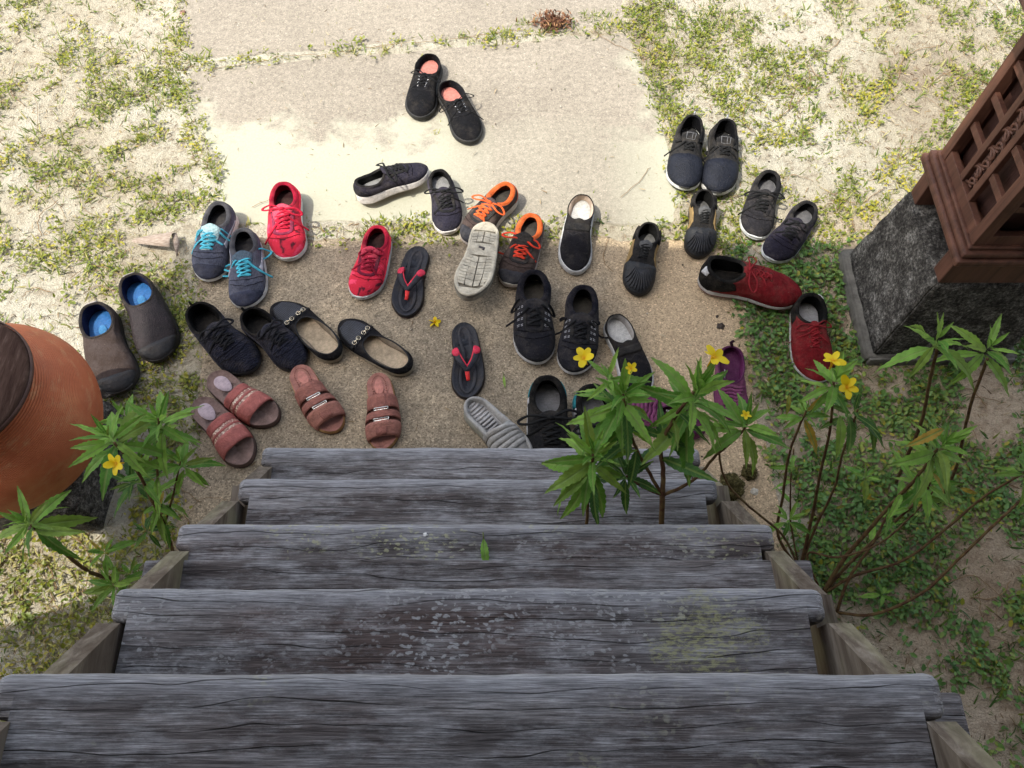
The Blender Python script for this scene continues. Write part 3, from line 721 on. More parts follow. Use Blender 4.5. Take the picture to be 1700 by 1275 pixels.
    V, Fc = loft(lin[:4]); mesh('collar', V, Fc, shoe_mat(sp.get('ccol', sp['upper']), sp.get('ckind', 'canvas')), root)
    V, Fc = loft([O(fu * .93, .010 * S, lambda t: ztop(t) + .0035), O(fu * .80, .018 * S, lambda t: ztop(t) + .0030)], True, False, True)
    s.insole = mesh('insole', V, Fc, shoe_mat(sp.get('insole', (.05, .05, .05)), sp.get('ikind', 'canvas')), root)
    vs = [Vector(q) for q in rings.reshape(-1, 3)]; s.bvh = BVHTree.FromPolygons(vs, [tuple(f) for f in loft(list(rings))[1]])
    def top(x, y):
        h = s.bvh.ray_cast(Vector((x, y, .5)), Vector((0, 0, -1)))
        return (h[0], h[1]) if h[0] is not None else (Vector((x, y, float(ztop(np.array([min(max(y / L, 0), 1)]))[0]))), Vector((0, 0, 1)))
    s.top = top
    return s
def toecap(s, yc, mat, off=.0016, curve=.05, name='toe_cap', j0=17, j1=39, nu=26, nv=7):
    L = s.L
    def kcut(jf, y):
        for kf in np.linspace(0, 13.9, 90):
            if bilin(s.grid, kf, jf)[1] < y * L: return kf
        return 13.9
    def shp(u, a, b):
        jf = j0 + (j1 - j0) * u; y = yc + curve * (2 * u - 1) ** 2 * 0 - curve * math.cos((2 * u - 1) * math.pi / 2) * -1
        return 0, max(.05, kcut(jf, y))
    return patch(s, name, 0, 9, j0, j1, mat, off, nu, nv, shp)
def drape(s, name, fn, nu, nv, mat, off=.0012, thick=.0014):
    """patch fn(u,v)->(x,y) laid on the upper from above, with thickness"""
    V = []; 
    for lay in (off, -.0006):
        for j in range(nv + 1):
            for i in range(nu + 1):
                x, y = fn(i / nu, j / nv); p, nn = s.top(x, y)
                if nn.z < 0: nn = -nn
                V.append(p + nn * lay)
    W = nu + 1; H = nv + 1; Fc = []; o = W * H
    for j in range(nv):
        for i in range(nu):
            a = j * W + i; Fc.append((a, a + 1, a + W + 1, a + W))
    bd = [(i, i + 1) for i in range(nu)] + [((j) * W + nu, (j + 1) * W + nu) for j in range(nv)] + [(nv * W + i + 1, nv * W + i) for i in range(nu)][::-1] + [((j + 1) * W, j * W) for j in range(nv)]
    for a, b in bd: Fc.append((b, a, a + o, b + o))
    return mesh(name, V, Fc, mat, s.root)
def patch(s, name, k0, k1, j0, j1, mat, off=.0014, nu=14, nv=5, shape=None):
    """raised piece over a range of the upper grid (k up, j around; 0 heel, 28 toe)"""
    V = []
    c = s.grid.mean(axis=(0, 1))
    for lay in (off, -.0005):
        for v in range(nv + 1):
            for u in range(nu + 1):
                uu = u / nu; vv = v / nv; ka, kb = (k0, k1)
                if shape: ka, kb = shape(uu, k0, k1)
                kf = ka + (kb - ka) * vv; jf = j0 + (j1 - j0) * uu
                p = bilin(s.grid, kf, jf); du = bilin(s.grid, kf, jf + .5) - bilin(s.grid, kf, jf - .5); dv = bilin(s.grid, min(kf + .5, 13.9), jf) - bilin(s.grid, max(kf - .5, 0), jf)
                nn = Vector(np.cross(du, dv)); 
                if nn.length < 1e-9: nn = Vector((0, 0, 1))
                nn.normalize()
                if nn.dot(Vector(p - c)) < 0 and nn.z < .3: nn = -nn
                if nn.z < -.2: nn = -nn
                V.append(Vector(p) + nn * lay)
    W = nu + 1; H = nv + 1; Fc = []; o = W * H
    for j in range(nv):
        for i in range(nu):
            a = j * W + i; Fc.append((a, a + 1, a + W + 1, a + W))
    bd = [(i, i + 1) for i in range(nu)] + [(j * W + nu, (j + 1) * W + nu) for j in range(nv)] + [(nv * W + i + 1, nv * W + i) for i in range(nu)] + [((j + 1) * W, j * W) for j in range(nv)]
    for a, b in bd: Fc.append((b, a, a + o, b + o))
    return mesh(name, V, Fc, mat, s.root)
def lacing(s, col, y0, y1, hw0, hw1, rows=5, r=.0032, bow=True, seed=0, ends=1.0, kind='lace', loops=1.0, eyec=None):
    """y0 = front row (toe side), y1 = last row by the tongue"""
    L = s.L; rn = random.Random(seed * 7 + 3); r *= s.S; m = shoe_mat(col, kind); parts = []; cx = s.side * L * .0
    Y = [y0 + (y1 - y0) * i / (rows - 1) for i in range(rows)]; HW = [hw0 + (hw1 - hw0) * i / (rows - 1) for i in range(rows)]
    def over(a, b, h, nseg=7):
        out = []
        for q in range(nseg + 1):
            t_ = q / nseg; x = a[0] + (b[0] - a[0]) * t_; y = a[1] + (b[1] - a[1]) * t_; p, nn = s.top(x * L, y * L)
            out.append(p + Vector((0, 0, 1)) * (r * .5 + h * math.sin(math.pi * t_) * s.S))
        return out
    parts.append(tube_vf(over((-HW[0], Y[0]), (HW[0], Y[0]), .002), r, 6, .5))
    for i in range(rows - 1):
        parts.append(tube_vf(over((-HW[i], Y[i]), (HW[i + 1], Y[i + 1]), .003), r, 6, .5))
        parts.append(tube_vf(over((HW[i], Y[i]), (-HW[i + 1], Y[i + 1]), .0048), r, 6, .5))
    if bow:
        yb = Y[-1] + (Y[-1] - Y[-2]) * .15; pc, _ = s.top(0, yb * L); pc = pc + Vector((0, 0, .006 * s.S))
        g = bmesh.new()
        parts.append(tube_vf(over((-HW[-1], Y[-1]), (HW[-1], Y[-1]), .004), r, 6, .5))
        for sx in (-1, 1):
            ln = (.046 + rn.random() * .020) * s.S * loops; ang = sx * (R(62) + rn.random() * .5); dirv = Vector((math.sin(ang), -math.cos(ang) * (-.6 if rn.random() < .5 else 1), 0)); prp = Vector((-dirv.y, dirv.x, 0))
            loop = [pc]
            for f, wd, hz in ((.35, .006, .006), (.7, .012, .004), (1.0, .006, -.004), (1.02, -.004, -.005), (.7, -.011, .002), (.35, -.006, .005)):
                q = pc + dirv * ln * f + prp * wd * s.S; tp, _ = s.top(q.x, q.y); q.z = max(tp.z + .003, pc.z + hz * s.S - abs(f) * .01 * s.S); loop.append(q)
            loop.append(pc + Vector((0, 0, .002)))
            parts.append(tube_vf(catmull(loop, 4), r, 6, .5))
            a2 = sx * (R(28) + rn.random() * .7); e = Vector((math.sin(a2), math.cos(a2), 0)); ln2 = (.058 + rn.random() * .035) * s.S * ends; tail = [pc]
            for f in (.25, .5, .75, 1.0):
                q = pc + e * ln2 * f + Vector((-e.y, e.x, 0)) * math.sin(f * 3) * .012 * sx; tp, _ = s.top(q.x, q.y)
                q.z = max(tp.z + .0025, .004); tail.append(q)
            parts.append(tube_vf(catmull(tail, 4), [r * .95] * 17, 6, .5))
        kn = bmesh.new(); g.free(); kn.free()
        parts.append(tube_vf([pc + Vector((-.006, 0, .001)), pc + Vector((0, 0, .003)), pc + Vector((.006, 0, .001))], r * 1.7, 8, .8))
    V, Fc = merge(parts); mesh('laces', V, Fc, m, s.root)
    if eyec is not None:
        parts = []
        for i in range(rows):
            for sx in (-1, 1):
                p, nn = s.top(sx * (HW[i] + .004) * L, Y[i] * L)
                if nn.z < 0: nn = -nn
                a = nn.orthogonal().normalized(); b = nn.cross(a); rr_ = .0026 * s.S
                parts.append(tube_vf([p + nn * .0012 + a * rr_ * math.cos(q * math.pi / 4) + b * rr_ * math.sin(q * math.pi / 4) for q in range(9)], .0009, 4))
        V, Fc = merge(parts); mesh('eyelets', V, Fc, shoe_mat(eyec, 'metal'), s.root)
def tongue(s, mat, y0, y1, w0, w1, rise=.018, thick=.005, name='tongue', lean=0.0):
    """padded slab from under the laces (y0) back to its free end (y1)"""
    L = s.L; nu, nv = 8, 10; top = []; 
    for v in range(nv + 1):
        f = v / nv; y = (y0 + (y1 - y0) * f) * L; w = (w0 + (w1 - w0) * f) * L * (1 if f < .85 else math.sqrt(max(0.25, 1 - ((f - .85) / .17) ** 2)))
        yc = max(y, s.op[28][1] + .004); p, nn = s.top(0, yc); zc = p.z + .001 + rise * s.S * max(0, (f - .35) / .65) ** 1.2
        row = []
        for u in range(nu + 1):
            a = u / nu * 2 - 1; row.append(Vector((a * w, y + lean * f, zc - .010 * s.S * a * a * (1 - .2 * f) + .0006)))
        top.append(row)
    V = [p for r_ in top for p in r_] + [p - Vector((0, -.0015, thick * s.S)) for r_ in top for p in r_]
    W = nu + 1; o = len(V) // 2; Fc = []
    for j in range(nv):
        for i in range(nu):
            a = j * W + i; Fc.append((a, a + 1, a + W + 1, a + W)); Fc.append((a + o + W, a + W + 1 + o, a + 1 + o, a + o))
    bd = [(i, i + 1) for i in range(nu)] + [(j * W + nu, (j + 1) * W + nu) for j in range(nv)] + [(nv * W + i + 1, nv * W + i) for i in range(nu)] + [((j + 1) * W, j * W) for j in range(nv)]
    for a, b in bd: Fc.append((b, a, a + o, b + o))
    return mesh(name, V, Fc, mat, s.root)
def eyestay(s, mat, y0, y1, wi0, wi1, wd=.028, off=.0014):
    """U shaped reinforcement round the throat"""
    L = s.L
    def fn(u, v):
        # u runs down the left, around the front, up the right
        if u < .42: f = u / .42; cx, cy = -(wi1 + (wi0 - wi1) * f), y1 + (y0 - y1) * f; ox, oy = -1, 0
        elif u > .58: f = (u - .58) / .42; cx, cy = (wi0 + (wi1 - wi0) * f), y0 + (y1 - y0) * f; ox, oy = 1, 0
        else:
            a = math.pi * (u - .42) / .16; cx, cy = -wi0 * math.cos(a), y0 + wi0 * .55 * math.sin(a); ox, oy = -math.cos(a), math.sin(a)
        return ((cx + ox * wd * v) * L, (cy + oy * wd * v) * L)
    return drape(s, 'eyestay', fn, 36, 4, mat, off)
def stripe(s, name, pts, w, mat, off=.0012):
    """thin strip draped along plan polyline pts (units of L)"""
    L = s.L; P = [Vector((a * L, b * L, 0)) for a, b in pts]
    def fn(u, v):
        f = u * (len(P) - 1); i = min(int(f), len(P) - 2); p = P[i].lerp(P[i + 1], f - i); d = (P[i + 1] - P[i]).normalized()
        return (p.x - d.y * (v - .5) * w, p.y + d.x * (v - .5) * w)
    return drape(s, name, fn, max(4, 3 * (len(P) - 1)), 1, mat, off)
BLK = (.012, .012, .014); NAVY = (.012, .013, .022); WHT = (.66, .65, .61); GRY = (.20, .20, .20)

WF = (('trainer', 1.17), ('canvas', 1.10), ('strap', 1.03), ('slip_on', 1.16), ('loafer', 1.04), ('flip', 1.16), ('slide', 1.13), ('mule', 1.24), ('clog', 1.1), ('lace_up', 1.20), ('purple', 1.18), ('shell', 1.12), ('upturned', 1.03))   # width relative to the last
def finish(root, hp, tp, zbase, rollx=0.0, pitchx=0.0, flip=False, shift=None):
    d = tp - hp; d.z = 0; ang = math.atan2(d.y, d.x) - math.pi / 2
    wf = next((v for n_, v in WF if root.name.startswith(n_)), 1.0); root.scale = (wf, 1, 1)
    Mx = Matrix.Rotation(ang, 4, 'Z') @ Matrix.Rotation(pitchx, 4, 'X') @ Matrix.Rotation(rollx + (math.pi if flip else 0), 4, 'Y')
    root.rotation_euler = Mx.to_euler(); lo = 9; Mx = Mx @ Matrix.Diagonal((wf, 1, 1, 1))
    def ws(o):
        nonlocal lo
        for c in o.children:
            if c.type == 'MESH' and c.name.split('.')[0] not in ('laces',):
                a = np.empty(len(c.data.vertices) * 3); c.data.vertices.foreach_get('co', a); a = a.reshape(-1, 3)
                M3 = np.array((Mx @ c.matrix_local).to_3x3()); zz = (a @ M3.T)[:, 2] + (Mx @ c.matrix_local.translation).z; lo = min(lo, zz.min())
            ws(c)
    ws(root)
    root.location = (hp.x, hp.y, zbase - lo + 0.0005)
def ground_under(x, y):
    g_ = gz(x, y)
    if inside(APRON, x, y): return max(g_, 0.004)
    if inside(PATH_NEAR, x, y) or inside(PATH_FAR, x, y): return max(g_, 0.0)
    return g_ + 0.001
def new_shoe(name, heel, toe, hz, label, group, L=None):
    hp = at(*heel, hz); tp = at(*toe, 0.012); dd = (tp - hp); dd.z = 0
    L_ = L or dd.length
    root = tag(empty(name), label, 'shoe', group)
    zb = max(ground_under(*(hp.lerp(tp, f)[:2])) for f in (.1, .5, .9))
    return root, hp, tp, L_, zb

# ---------------------------------------------------------------- 1 black canvas plimsolls with pink insoles
for i, (h, t_, side, lab) in enumerate((((717, 86), (690, 198), 1, 'black canvas lace-up shoe with salmon pink insole, left one of the farthest pair'),
                                       ((737, 131), (791, 236), -1, 'black canvas lace-up shoe with pink insole, right one of the farthest pair'))):
    r_, hp, tp, L, zb = new_shoe('canvas_shoe', h, t_, .05, lab, 'black canvas lace-up shoes on the concrete path')
    s = build_shell(dict(L=L, side=side, upper=(.013, .013, .015), ukind='canvas', lining=BLK, insole=(.62, .23, .19), midsole=(.022, .022, .022), hs=(.020, .018), fs=1.12, fu=1.04, bulge=.0015, spring=.006,
                         zc=(.052, .046, .058), yo1=.43, wo=.092, collar=.002, b=.30, seed=i, wrinkle=.0008), r_)
    drape(s, 'toe_seam', lambda u, v: (((u * 2 - 1) * .155 + side * -.006) * L, (.60 + .05 * (1 - (u * 2 - 1) ** 2) + v * .012) * L), 16, 1, shoe_mat((.03, .03, .033), 'canvas'), .0008)
    patch(s, 'foxing_stripe', -.2, .35, 12, 44, shoe_mat((.10, .10, .10), 'rubber'), .0022, 30, 1)
    eyestay(s, shoe_mat((.015, .015, .017), 'canvas'), .62, .44, .05, .06, .03)
    tongue(s, shoe_mat((.011, .011, .012), 'canvas'), .60, .41, .07, .085, .003, .003)
    lacing(s, (.008, .008, .009), .60, .46, .035, .045, 4, .0022, True, i, 1.1, eyec=(.55, .55, .55))
    stripe(s, 'collar_tape', [(.098, .16), (.100, .22), (.095, .30)], .003, shoe_mat((.18, .18, .18), 'canvas'))
    finish(r_, hp, tp, zb)
# ---------------------------------------------------------------- generic laced trainer
def trainer(heel, toe, side, label, group, hz=.072, roll=0.0, pitch=0.0, name='trainer', L=None, spec=None, lace=BLK, stay=None, tong=None, cap=None, heelc=None, seed=0,
            rows=5, bow=True, swoosh=None, ly=(.68, .47), lw=(.060, .074), capy=.80, capc=.06, mud=None, tabc=None, tl=.40, trise=.012, eyec=None, ends=1.0, loops=1.0, bumper=None):
    r_, hp, tp, L, zb = new_shoe(name, heel, toe, hz, label, group, L)
    d = dict(L=L, side=side, seed=seed); d.update(spec or {}); s = build_shell(d, r_)
    if cap: toecap(s, capy, shoe_mat(*cap), .0014, capc)
    if mud: patch(s, 'mudguard', 0, mud[1], 12, 44, shoe_mat(*mud[0]), .0013, 40, 3, (lambda u, a, b: (a, a + (b - a) * (.55 + .45 * math.cos(u * 4 * math.pi)))))
    if heelc: patch(s, 'heel_counter', 0, 9, -7, 7, shoe_mat(*heelc), .0016, 16, 6, (lambda u, a, b: (a, a + (b - a) * (.25 + .75 * math.sin(math.pi * u)))))
    if bumper: patch(s, 'toe_bumper', -.6, 1.6, 24.5, 31.5, shoe_mat(*bumper), .003, 14, 3, (lambda u, a, b: (a, a + (b - a) * (.3 + .7 * math.sin(math.pi * u)))))
    if swoosh:
        for j0, j1 in ((8, 17), (48, 39)): patch(s, 'side_panel', 2.2, 8, j0, j1, shoe_mat(*swoosh), .0014, 12, 4, (lambda u, a, b: (a + (b - a) * (.15 + .45 * u), a + (b - a) * (.35 + .65 * u))))
    if stay: eyestay(s, shoe_mat(*stay), ly[0] + .012, ly[1] - .02, lw[0] + .006, lw[1] + .006, .032)
    if not swoosh and not heelc:
        uc = d['upper']; lc = tuple(min(1, c * 1.5 + .004) for c in uc)
        for j0, j1 in ((6, 19), (50, 37)): patch(s, 'quarter_panel', .2, 8.5, j0, j1, shoe_mat(lc, 'mesh'), .0012, 18, 5, (lambda u, a, b: (a, a + (b - a) * (.95 - .75 * u ** 1.5))))
    for yy_, cv in ((.73, .05), (.80, .07)):
        stripe(s, 'toe_seam', [(-.15, yy_ - cv), (-.08, yy_ - cv * .3), (0, yy_), (.08, yy_ - cv * .3), (.15, yy_ - cv)], .0022 * s.S, shoe_mat(tuple(c * .45 for c in d['upper']), 'suede'), .0010)
    tongue(s, shoe_mat(*(tong or (d['upper'], 'mesh'))), ly[0] + .015, tl, lw[0] + .01, .10, trise, .006)
    lacing(s, lace, ly[0], ly[1], lw[0], lw[1], rows, .0036, bow, seed, ends, eyec=eyec, loops=loops)
    if tabc:
        p = Vector(s.op[0]); V, Fc = tube_vf([p + Vector((0, -.004, -.018)), p + Vector((0, -.007, .004)), p + Vector((0, -.005, .008)), p + Vector((0, .001, .001))], .0060, 6, .4, Vector((1, 0, 0)))
        mesh('heel_tab', V, Fc, shoe_mat(tabc, 'canvas'), r_)
    finish(r_, hp, tp, zb, roll, pitch)
    return s
# 2 black mesh trainers with white soles, on the edge of the weed strip
sp = dict(upper=(.020, .018, .030), ukind='mesh', lining=(.018, .018, .018), insole=(.28, .28, .28), ccol=BLK, midsole=(.68, .64, .60), hs=(.034, .022), fs=1.10, outsole=(.62, .55, .50), collar=.006)
gB = 'black mesh trainers with white soles'
trainer((592, 322), (711, 286), -1, 'black mesh trainer with thick white sole lying sideways with its toe to the right', gB, .05, R(-16), 0, spec=sp, lace=(.010, .010, .010), stay=((.012, .012, .013), 'mesh'), seed=2, heelc=((.014, .013, .018), 'mesh'))
trainer((724, 274), (752, 389), -1, 'black mesh trainer with white toe bumper between the sideways one and the orange laces', gB, .07, spec=sp, lace=(.010, .010, .010), stay=((.012, .012, .013), 'mesh'), seed=3, bumper=((.68, .64, .60), 'rubber'))
# 3 red running shoes
sp = dict(upper=(.60, .022, .050), ukind='camo', lining=(.20, .008, .022), ccol=(.38, .012, .038), insole=(.03, .01, .012), midsole=(.58, .58, .56), hs=(.030, .020), fs=1.11, collar=.007, outsole=(.4, .4, .4))
gR = 'pinkish red running shoes'
trainer((470, 296), (476, 437), 1, 'pinkish red running shoe with its laces tied in a wide bow, half in the sun', gR, .078, spec=sp, lace=(.46, .010, .035), stay=((.26, .035, .075), 'suede'), tong=((.66, .07, .12), 'mesh'), seed=4, bumper=((.62, .62, .60), 'rubber'), loops=1.15, ends=1.2)
trainer((628, 366), (603, 500), -1, 'pinkish red running shoe with loose lace, beside the black flip-flop with red toe post', gR, .078, spec=sp, lace=(.27, .008, .028), stay=((.16, .018, .040), 'suede'), tong=((.56, .04, .08), 'mesh'), seed=5, bumper=((.62, .62, .60), 'rubber'), ends=1.1, loops=.6)
# 4 grey runners with turquoise laces
sp = dict(upper=(.070, .075, .105), ukind='mesh', lining=(.022, .022, .026), ccol=(.075, .075, .085), insole=(.03, .03, .035), midsole=(.62, .62, .60), hs=(.030, .020), fs=1.10, collar=.008)
gG = 'grey running shoes with turquoise laces'
trainer((367, 328), (340, 470), 1, 'grey running shoe with turquoise laces, rear one touching the curled dry bark', gG, .078, spec=sp, lace=(.10, .50, .62), tong=((.42, .60, .60), 'mesh'), seed=6, cap=((.045, .048, .068), 'suede'), swoosh=((.36, .37, .42), 'rubber'), loops=1.2, rows=6, ly=(.68, .44))
trainer((399, 372), (417, 514), -1, 'grey running shoe with turquoise laces, front one with its toe above the black knitted shoe', gG, .078, spec=sp, lace=(.07, .42, .54), tong=((.06, .10, .14), 'mesh'), seed=7, cap=((.045, .050, .078), 'suede'), swoosh=((.36, .37, .42), 'rubber'), loops=1.1, rows=6, ly=(.68, .44))
# 5 brown trainers with orange laces
sp = dict(upper=(.070, .050, .044), ukind='suede', lining=(.26, .060, .018), ccol=(.70, .14, .035), insole=(.05, .045, .04), midsole=(.48, .42, .37), hs=(.034, .022), fs=1.10, collar=.009, outsole=(.25, .18, .14))
gO = 'dark brown trainers with orange laces'
trainer((852, 298), (768, 404), 1, 'dark brown trainer with orange collar, half covered by the upturned pale sole', gO, .078, spec=sp, lace=(.72, .12, .03), tong=((.07, .045, .045), 'mesh'), stay=((.022, .022, .022), 'mesh'), seed=8, cap=((.045, .045, .052), 'suede'), heelc=((.60, .10, .04), 'mesh'))
trainer((886, 347), (850, 480), -1, 'dark brown trainer with orange laces, right of the upturned pale sole', gO, .078, spec=sp, lace=(.62, .050, .022), tong=((.016, .014, .014), 'mesh'), stay=((.020, .018, .018), 'mesh'), seed=9, cap=((.045, .045, .052), 'suede'), bumper=((.5, .47, .4), 'rubber'), trise=.022)
# 8 black shell toe boots with tan sides
gS = 'black ribbed shell-toe shoes with tan sides'
for i, (h, t_, side, lab) in enumerate((((1084, 361), (1051, 490), 1, 'black ribbed shell-toe shoe with tan side strips, left and nearer one of its pair'), ((1172, 305), (1162, 430), -1, 'black ribbed shell-toe shoe with tan side strips, just below the pair with navy toes'))):
    r_, hp, tp, L, zb = new_shoe('shell_toe_shoe', h, t_, .09, lab, gS)
    s = build_shell(dict(L=L, side=side, upper=(.014, .014, .015), ukind='canvas', lining=(.016, .016, .016), insole=(.12, .12, .12), midsole=(.018, .018, .019), hs=(.022, .020), fs=1.12, fu=1.08, spring=.004,
                         zc=(.092, .078, .094), yo1=.40, wo=.085, collar=.004, b=.50, seed=10 + i, toe=1.02), r_)
    toecap(s, .63, shoe_mat((.012, .013, .015), 'rubber'), .0030, .03, 'toe_shell', 17, 39, 30, 9)
    rib = []
    for q in range(-5, 6):
        pts = [Vector(bilin(s.grid, kf, 28 + q * (.85 + .55 * (1 - (kf - 2.2) / 6.8)))) + Vector((0, .0016, .0050)) for kf in np.linspace(2.2, 8.6, 9)]
        rib.append(tube_vf(pts, [.0006] + [.0024] * 7 + [.0010], 6, .8))
    V, Fc = merge(rib); mesh('shell_ribs', V, Fc, shoe_mat((.020, .021, .025), 'rubber'), r_)
    for j0, j1 in ((8.5, 17.5), (47.5, 38.5)): patch(s, 'side_strip', .3, 9.0, j0, j1, shoe_mat((.27, .18, .075), 'suede'), .0016, 10, 5)
    tongue(s, shoe_mat((.08, .08, .08), 'leather'), .58, .36, .05, .08, .010, .006)
    lacing(s, (.010, .010, .010), .585, .40, .05, .055, 6, .003, False, 10 + i)
    patch(s, 'ankle_flap', 8, 13.4, 5.5, 10.5, shoe_mat((.012, .012, .013), 'canvas'), .005, 8, 3); patch(s, 'ankle_flap', 8, 13.4, 50.5, 45.5, shoe_mat((.012, .012, .013), 'canvas'), .005, 8, 3)
    finish(r_, hp, tp, zb)
# 9 black and navy trainers
sp = dict(upper=(.013, .013, .014), ukind='mesh', lining=BLK, ccol=BLK, insole=(.03, .03, .03), midsole=(.66, .66, .64), hs=(.026, .021), fs=1.08, collar=.004, outsole=(.05, .05, .05), spring=.016, zc=(.088, .060, .082), wo=.080)
gN = 'black trainers with smooth navy toe caps'
for i, (h, t_, side, lab) in enumerate((((1155, 185), (1128, 318), 1, 'black trainer with smooth navy toe cap, left one of the rearmost right pair'), ((1208, 188), (1194, 325), -1, 'black trainer with smooth navy toe cap, right one of the rearmost right pair'))):
    s = trainer(h, t_, side, lab, gN, .088, spec=sp, lace=(.010, .010, .010), seed=12 + i, cap=((.010, .012, .020), 'leather'), capy=.60, capc=.02, tabc=(.5, .5, .52), loops=.7, ends=1.2, ly=(.56, .40), lw=(.045, .055), tl=.33, trise=.016, rows=4)
    for k_, off_ in enumerate(([(-.035, .315), (.035, .315)], [(-.035, .365), (.035, .365)], [(-.033, .315), (-.033, .365)], [(.033, .315), (.033, .365)])):
        pass
    bumpm = shoe_mat((.02, .02, .022), 'rubber'); patch(s, 'toe_bumper', -1.5, .9, 26, 30, bumpm, .004, 10, 2)
    # stitched white rectangle on the tongue
    tg = [o for o in s.root.children if o.name.startswith('tongue')][0]; tv = [v.co.copy() for v in tg.data.vertices]; W = 9
    a, b, c, d_ = tv[6 * W + 2], tv[6 * W + 6], tv[9 * W + 6], tv[9 * W + 2]; up = Vector((0, 0, .0016))
    V, Fc = merge([tube_vf([p + up, q + up], .0006, 4) for p, q in ((a, b), (b, c), (c, d_), (d_, a))] + [tube_vf([a.lerp(b, .35) + up, d_.lerp(c, .35) + up], .0006, 4)])
    mesh('tongue_label', V, Fc, shoe_mat((.26, .26, .27), 'lace'), s.root)
# 10 black mesh trainers by the pedestal
sp = dict(upper=(.017, .016, .019), ukind='mesh', lining=(.016, .016, .017), ccol=(.018, .018, .020), insole=(.14, .14, .15), midsole=(.60, .61, .60), hs=(.028, .020), fs=1.09, collar=.007, zc=(.080, .062, .078))
gM = 'soft black mesh trainers with white soles on the grass'
trainer((1288, 271), (1247, 393), 1, 'soft black mesh trainer with bow and white toe bumper, right of the shell-toe shoe', gM, .08, spec=sp, lace=(.010, .010, .010), seed=14, bumper=((.62, .63, .62), 'rubber'), stay=((.014, .013, .015), 'mesh'), ends=1.1)
sp2 = dict(sp); sp2['upper'] = (.013, .011, .021)
trainer((1354, 324), (1281, 434), -1, 'soft black mesh trainer with grey insole, nearest to the cement pedestal', gM, .08, spec=sp2, lace=(.008, .008, .009), seed=15, bumper=((.62, .63, .62), 'rubber'), ends=.8, loops=.7)
# 12 black trainers with white dashes
sp = dict(upper=(.010, .010, .014), ukind='mesh', lining=(.012, .012, .014), ccol=(.010, .010, .016), insole=(.055, .05, .042), midsole=(.55, .55, .54), hs=(.026, .022), fs=1.08, collar=.009, zc=(.082, .066, .080), wo=.092)
gD = 'black trainers with rows of white dashes'
for i, (h, t_, side, lab) in enumerate((((888, 443), (884, 608), 1, 'large black trainer with small white dashes, below the dark brown orange-laced one'), ((969, 467), (957, 625), -1, 'large black trainer with small white dashes, its toe under the yellow flower'))):
    s = trainer(h, t_, side, lab, gD, .084, spec=sp, lace=(.006, .006, .007), seed=16 + i, stay=((.009, .009, .010), 'mesh'), mud=(((.009, .009, .011), 'mesh'), 3.0), rows=5, ly=(.66, .42), lw=(.05, .055), loops=.8)
    parts = []
    for sx in (-1, 1):
        for q in range(4):
            y = .46 + .062 * q
            for xx in (.088, .118):
                for o_ in (-.006, .008):
                    p0, n0 = s.top(sx * xx * s.L, (y + o_) * s.L); p1, n1 = s.top(sx * (xx + .018) * s.L, (y + o_ + .004) * s.L)
                    if abs(p0.z - p1.z) < .02: parts.append(tube_vf([p0 + n0 * .0008, p1 + n1 * .0008], .0009, 4))
    V, Fc = merge(parts); mesh('white_dashes', V, Fc, shoe_mat((.5, .5, .52), 'lace'), s.root)
# 15 black knitted trainers
sp = dict(upper=(.013, .014, .024), ukind='knit', lining=(.008, .008, .008), ccol=(.009, .009, .010), insole=(.015, .015, .016), midsole=(.020, .020, .022), hs=(.022, .017), fs=1.10, collar=.004, zc=(.080, .062, .080), wo=.095, outsole=(.02, .02, .02))
gK = 'black knitted trainers with black soles'
trainer((316, 502), (420, 622), 1, 'black knitted trainer above the pink slides, left one of its pair', gK, .078, spec=sp, lace=(.007, .007, .009), seed=20, tabc=(.01, .01, .01), loops=.7, ends=.7)
trainer((400, 511), (509, 607), -1, 'black knitted trainer between its mate and the black loafer', gK, .078, spec=sp, lace=(.007, .007, .009), seed=21, tabc=(.01, .01, .01), loops=.7, ends=.7)
# 11 red lace-ups with black heels
sp = dict(upper=(.150, .010, .013), ukind='suede', lining=(.008, .008, .008), ccol=(.007, .007, .007), insole=(.012, .012, .012), midsole=(.40, .38, .35), hs=(.018, .013), fs=1.07, fu=1.06, collar=.006, zc=(.076, .060, .072), wo=.092, yo1=.42, outsole=(.16, .015, .015), b=.35)
gC = 'dark red lace-up shoes with black heel collars'
for i, (h, t_, side, roll, L_, lab, ins) in enumerate((((1163, 452), (1328, 492), -1, R(-6), None, 'dark red lace-up shoe with black collar lying sideways, toe pointing right', (.012, .012, .012)), ((1350, 478), (1352, 634), 1, 0, None, 'dark red lace-up shoe with light grey insole, toe behind the yellow flower', (.44, .44, .45)))):
    sp2 = dict(sp); sp2['insole'] = ins
    r_, hp, tp, L, zb = new_shoe('lace_up_shoe', h, t_, .075 if i else .055, lab, gC)
    sp2.update(L=L, side=side, seed=22 + i); s = build_shell(sp2, r_)
    patch(s, 'heel_quarter', 0, 13.9, -11.5, 11.5, shoe_mat((.006, .006, .006), 'suede'), .0012, 30, 10, (lambda u, a, b: (a + 5.5 * max(0, abs(u * 2 - 1) - .55) / .45, b)))
    patch(s, 'heel_reflector', 6, 13.5, -2.2 if i else 1, -4.6 if i else 3.6, shoe_mat((.55, .55, .55), 'rubber'), .0030, 4, 6, (lambda u, a, b: (a + 2 * u, b - 1.0 * u)))
    tongue(s, shoe_mat((.19, .010, .014), 'suede'), .66, .385, .045, .07, .006, .003)
    lacing(s, (.22, .012, .016), .66, .45, .033, .045, 5, .0020, True, 22 + i, .9, loops=.9, eyec=(.30, .10, .08))
    finish(r_, hp, tp, zb, roll)
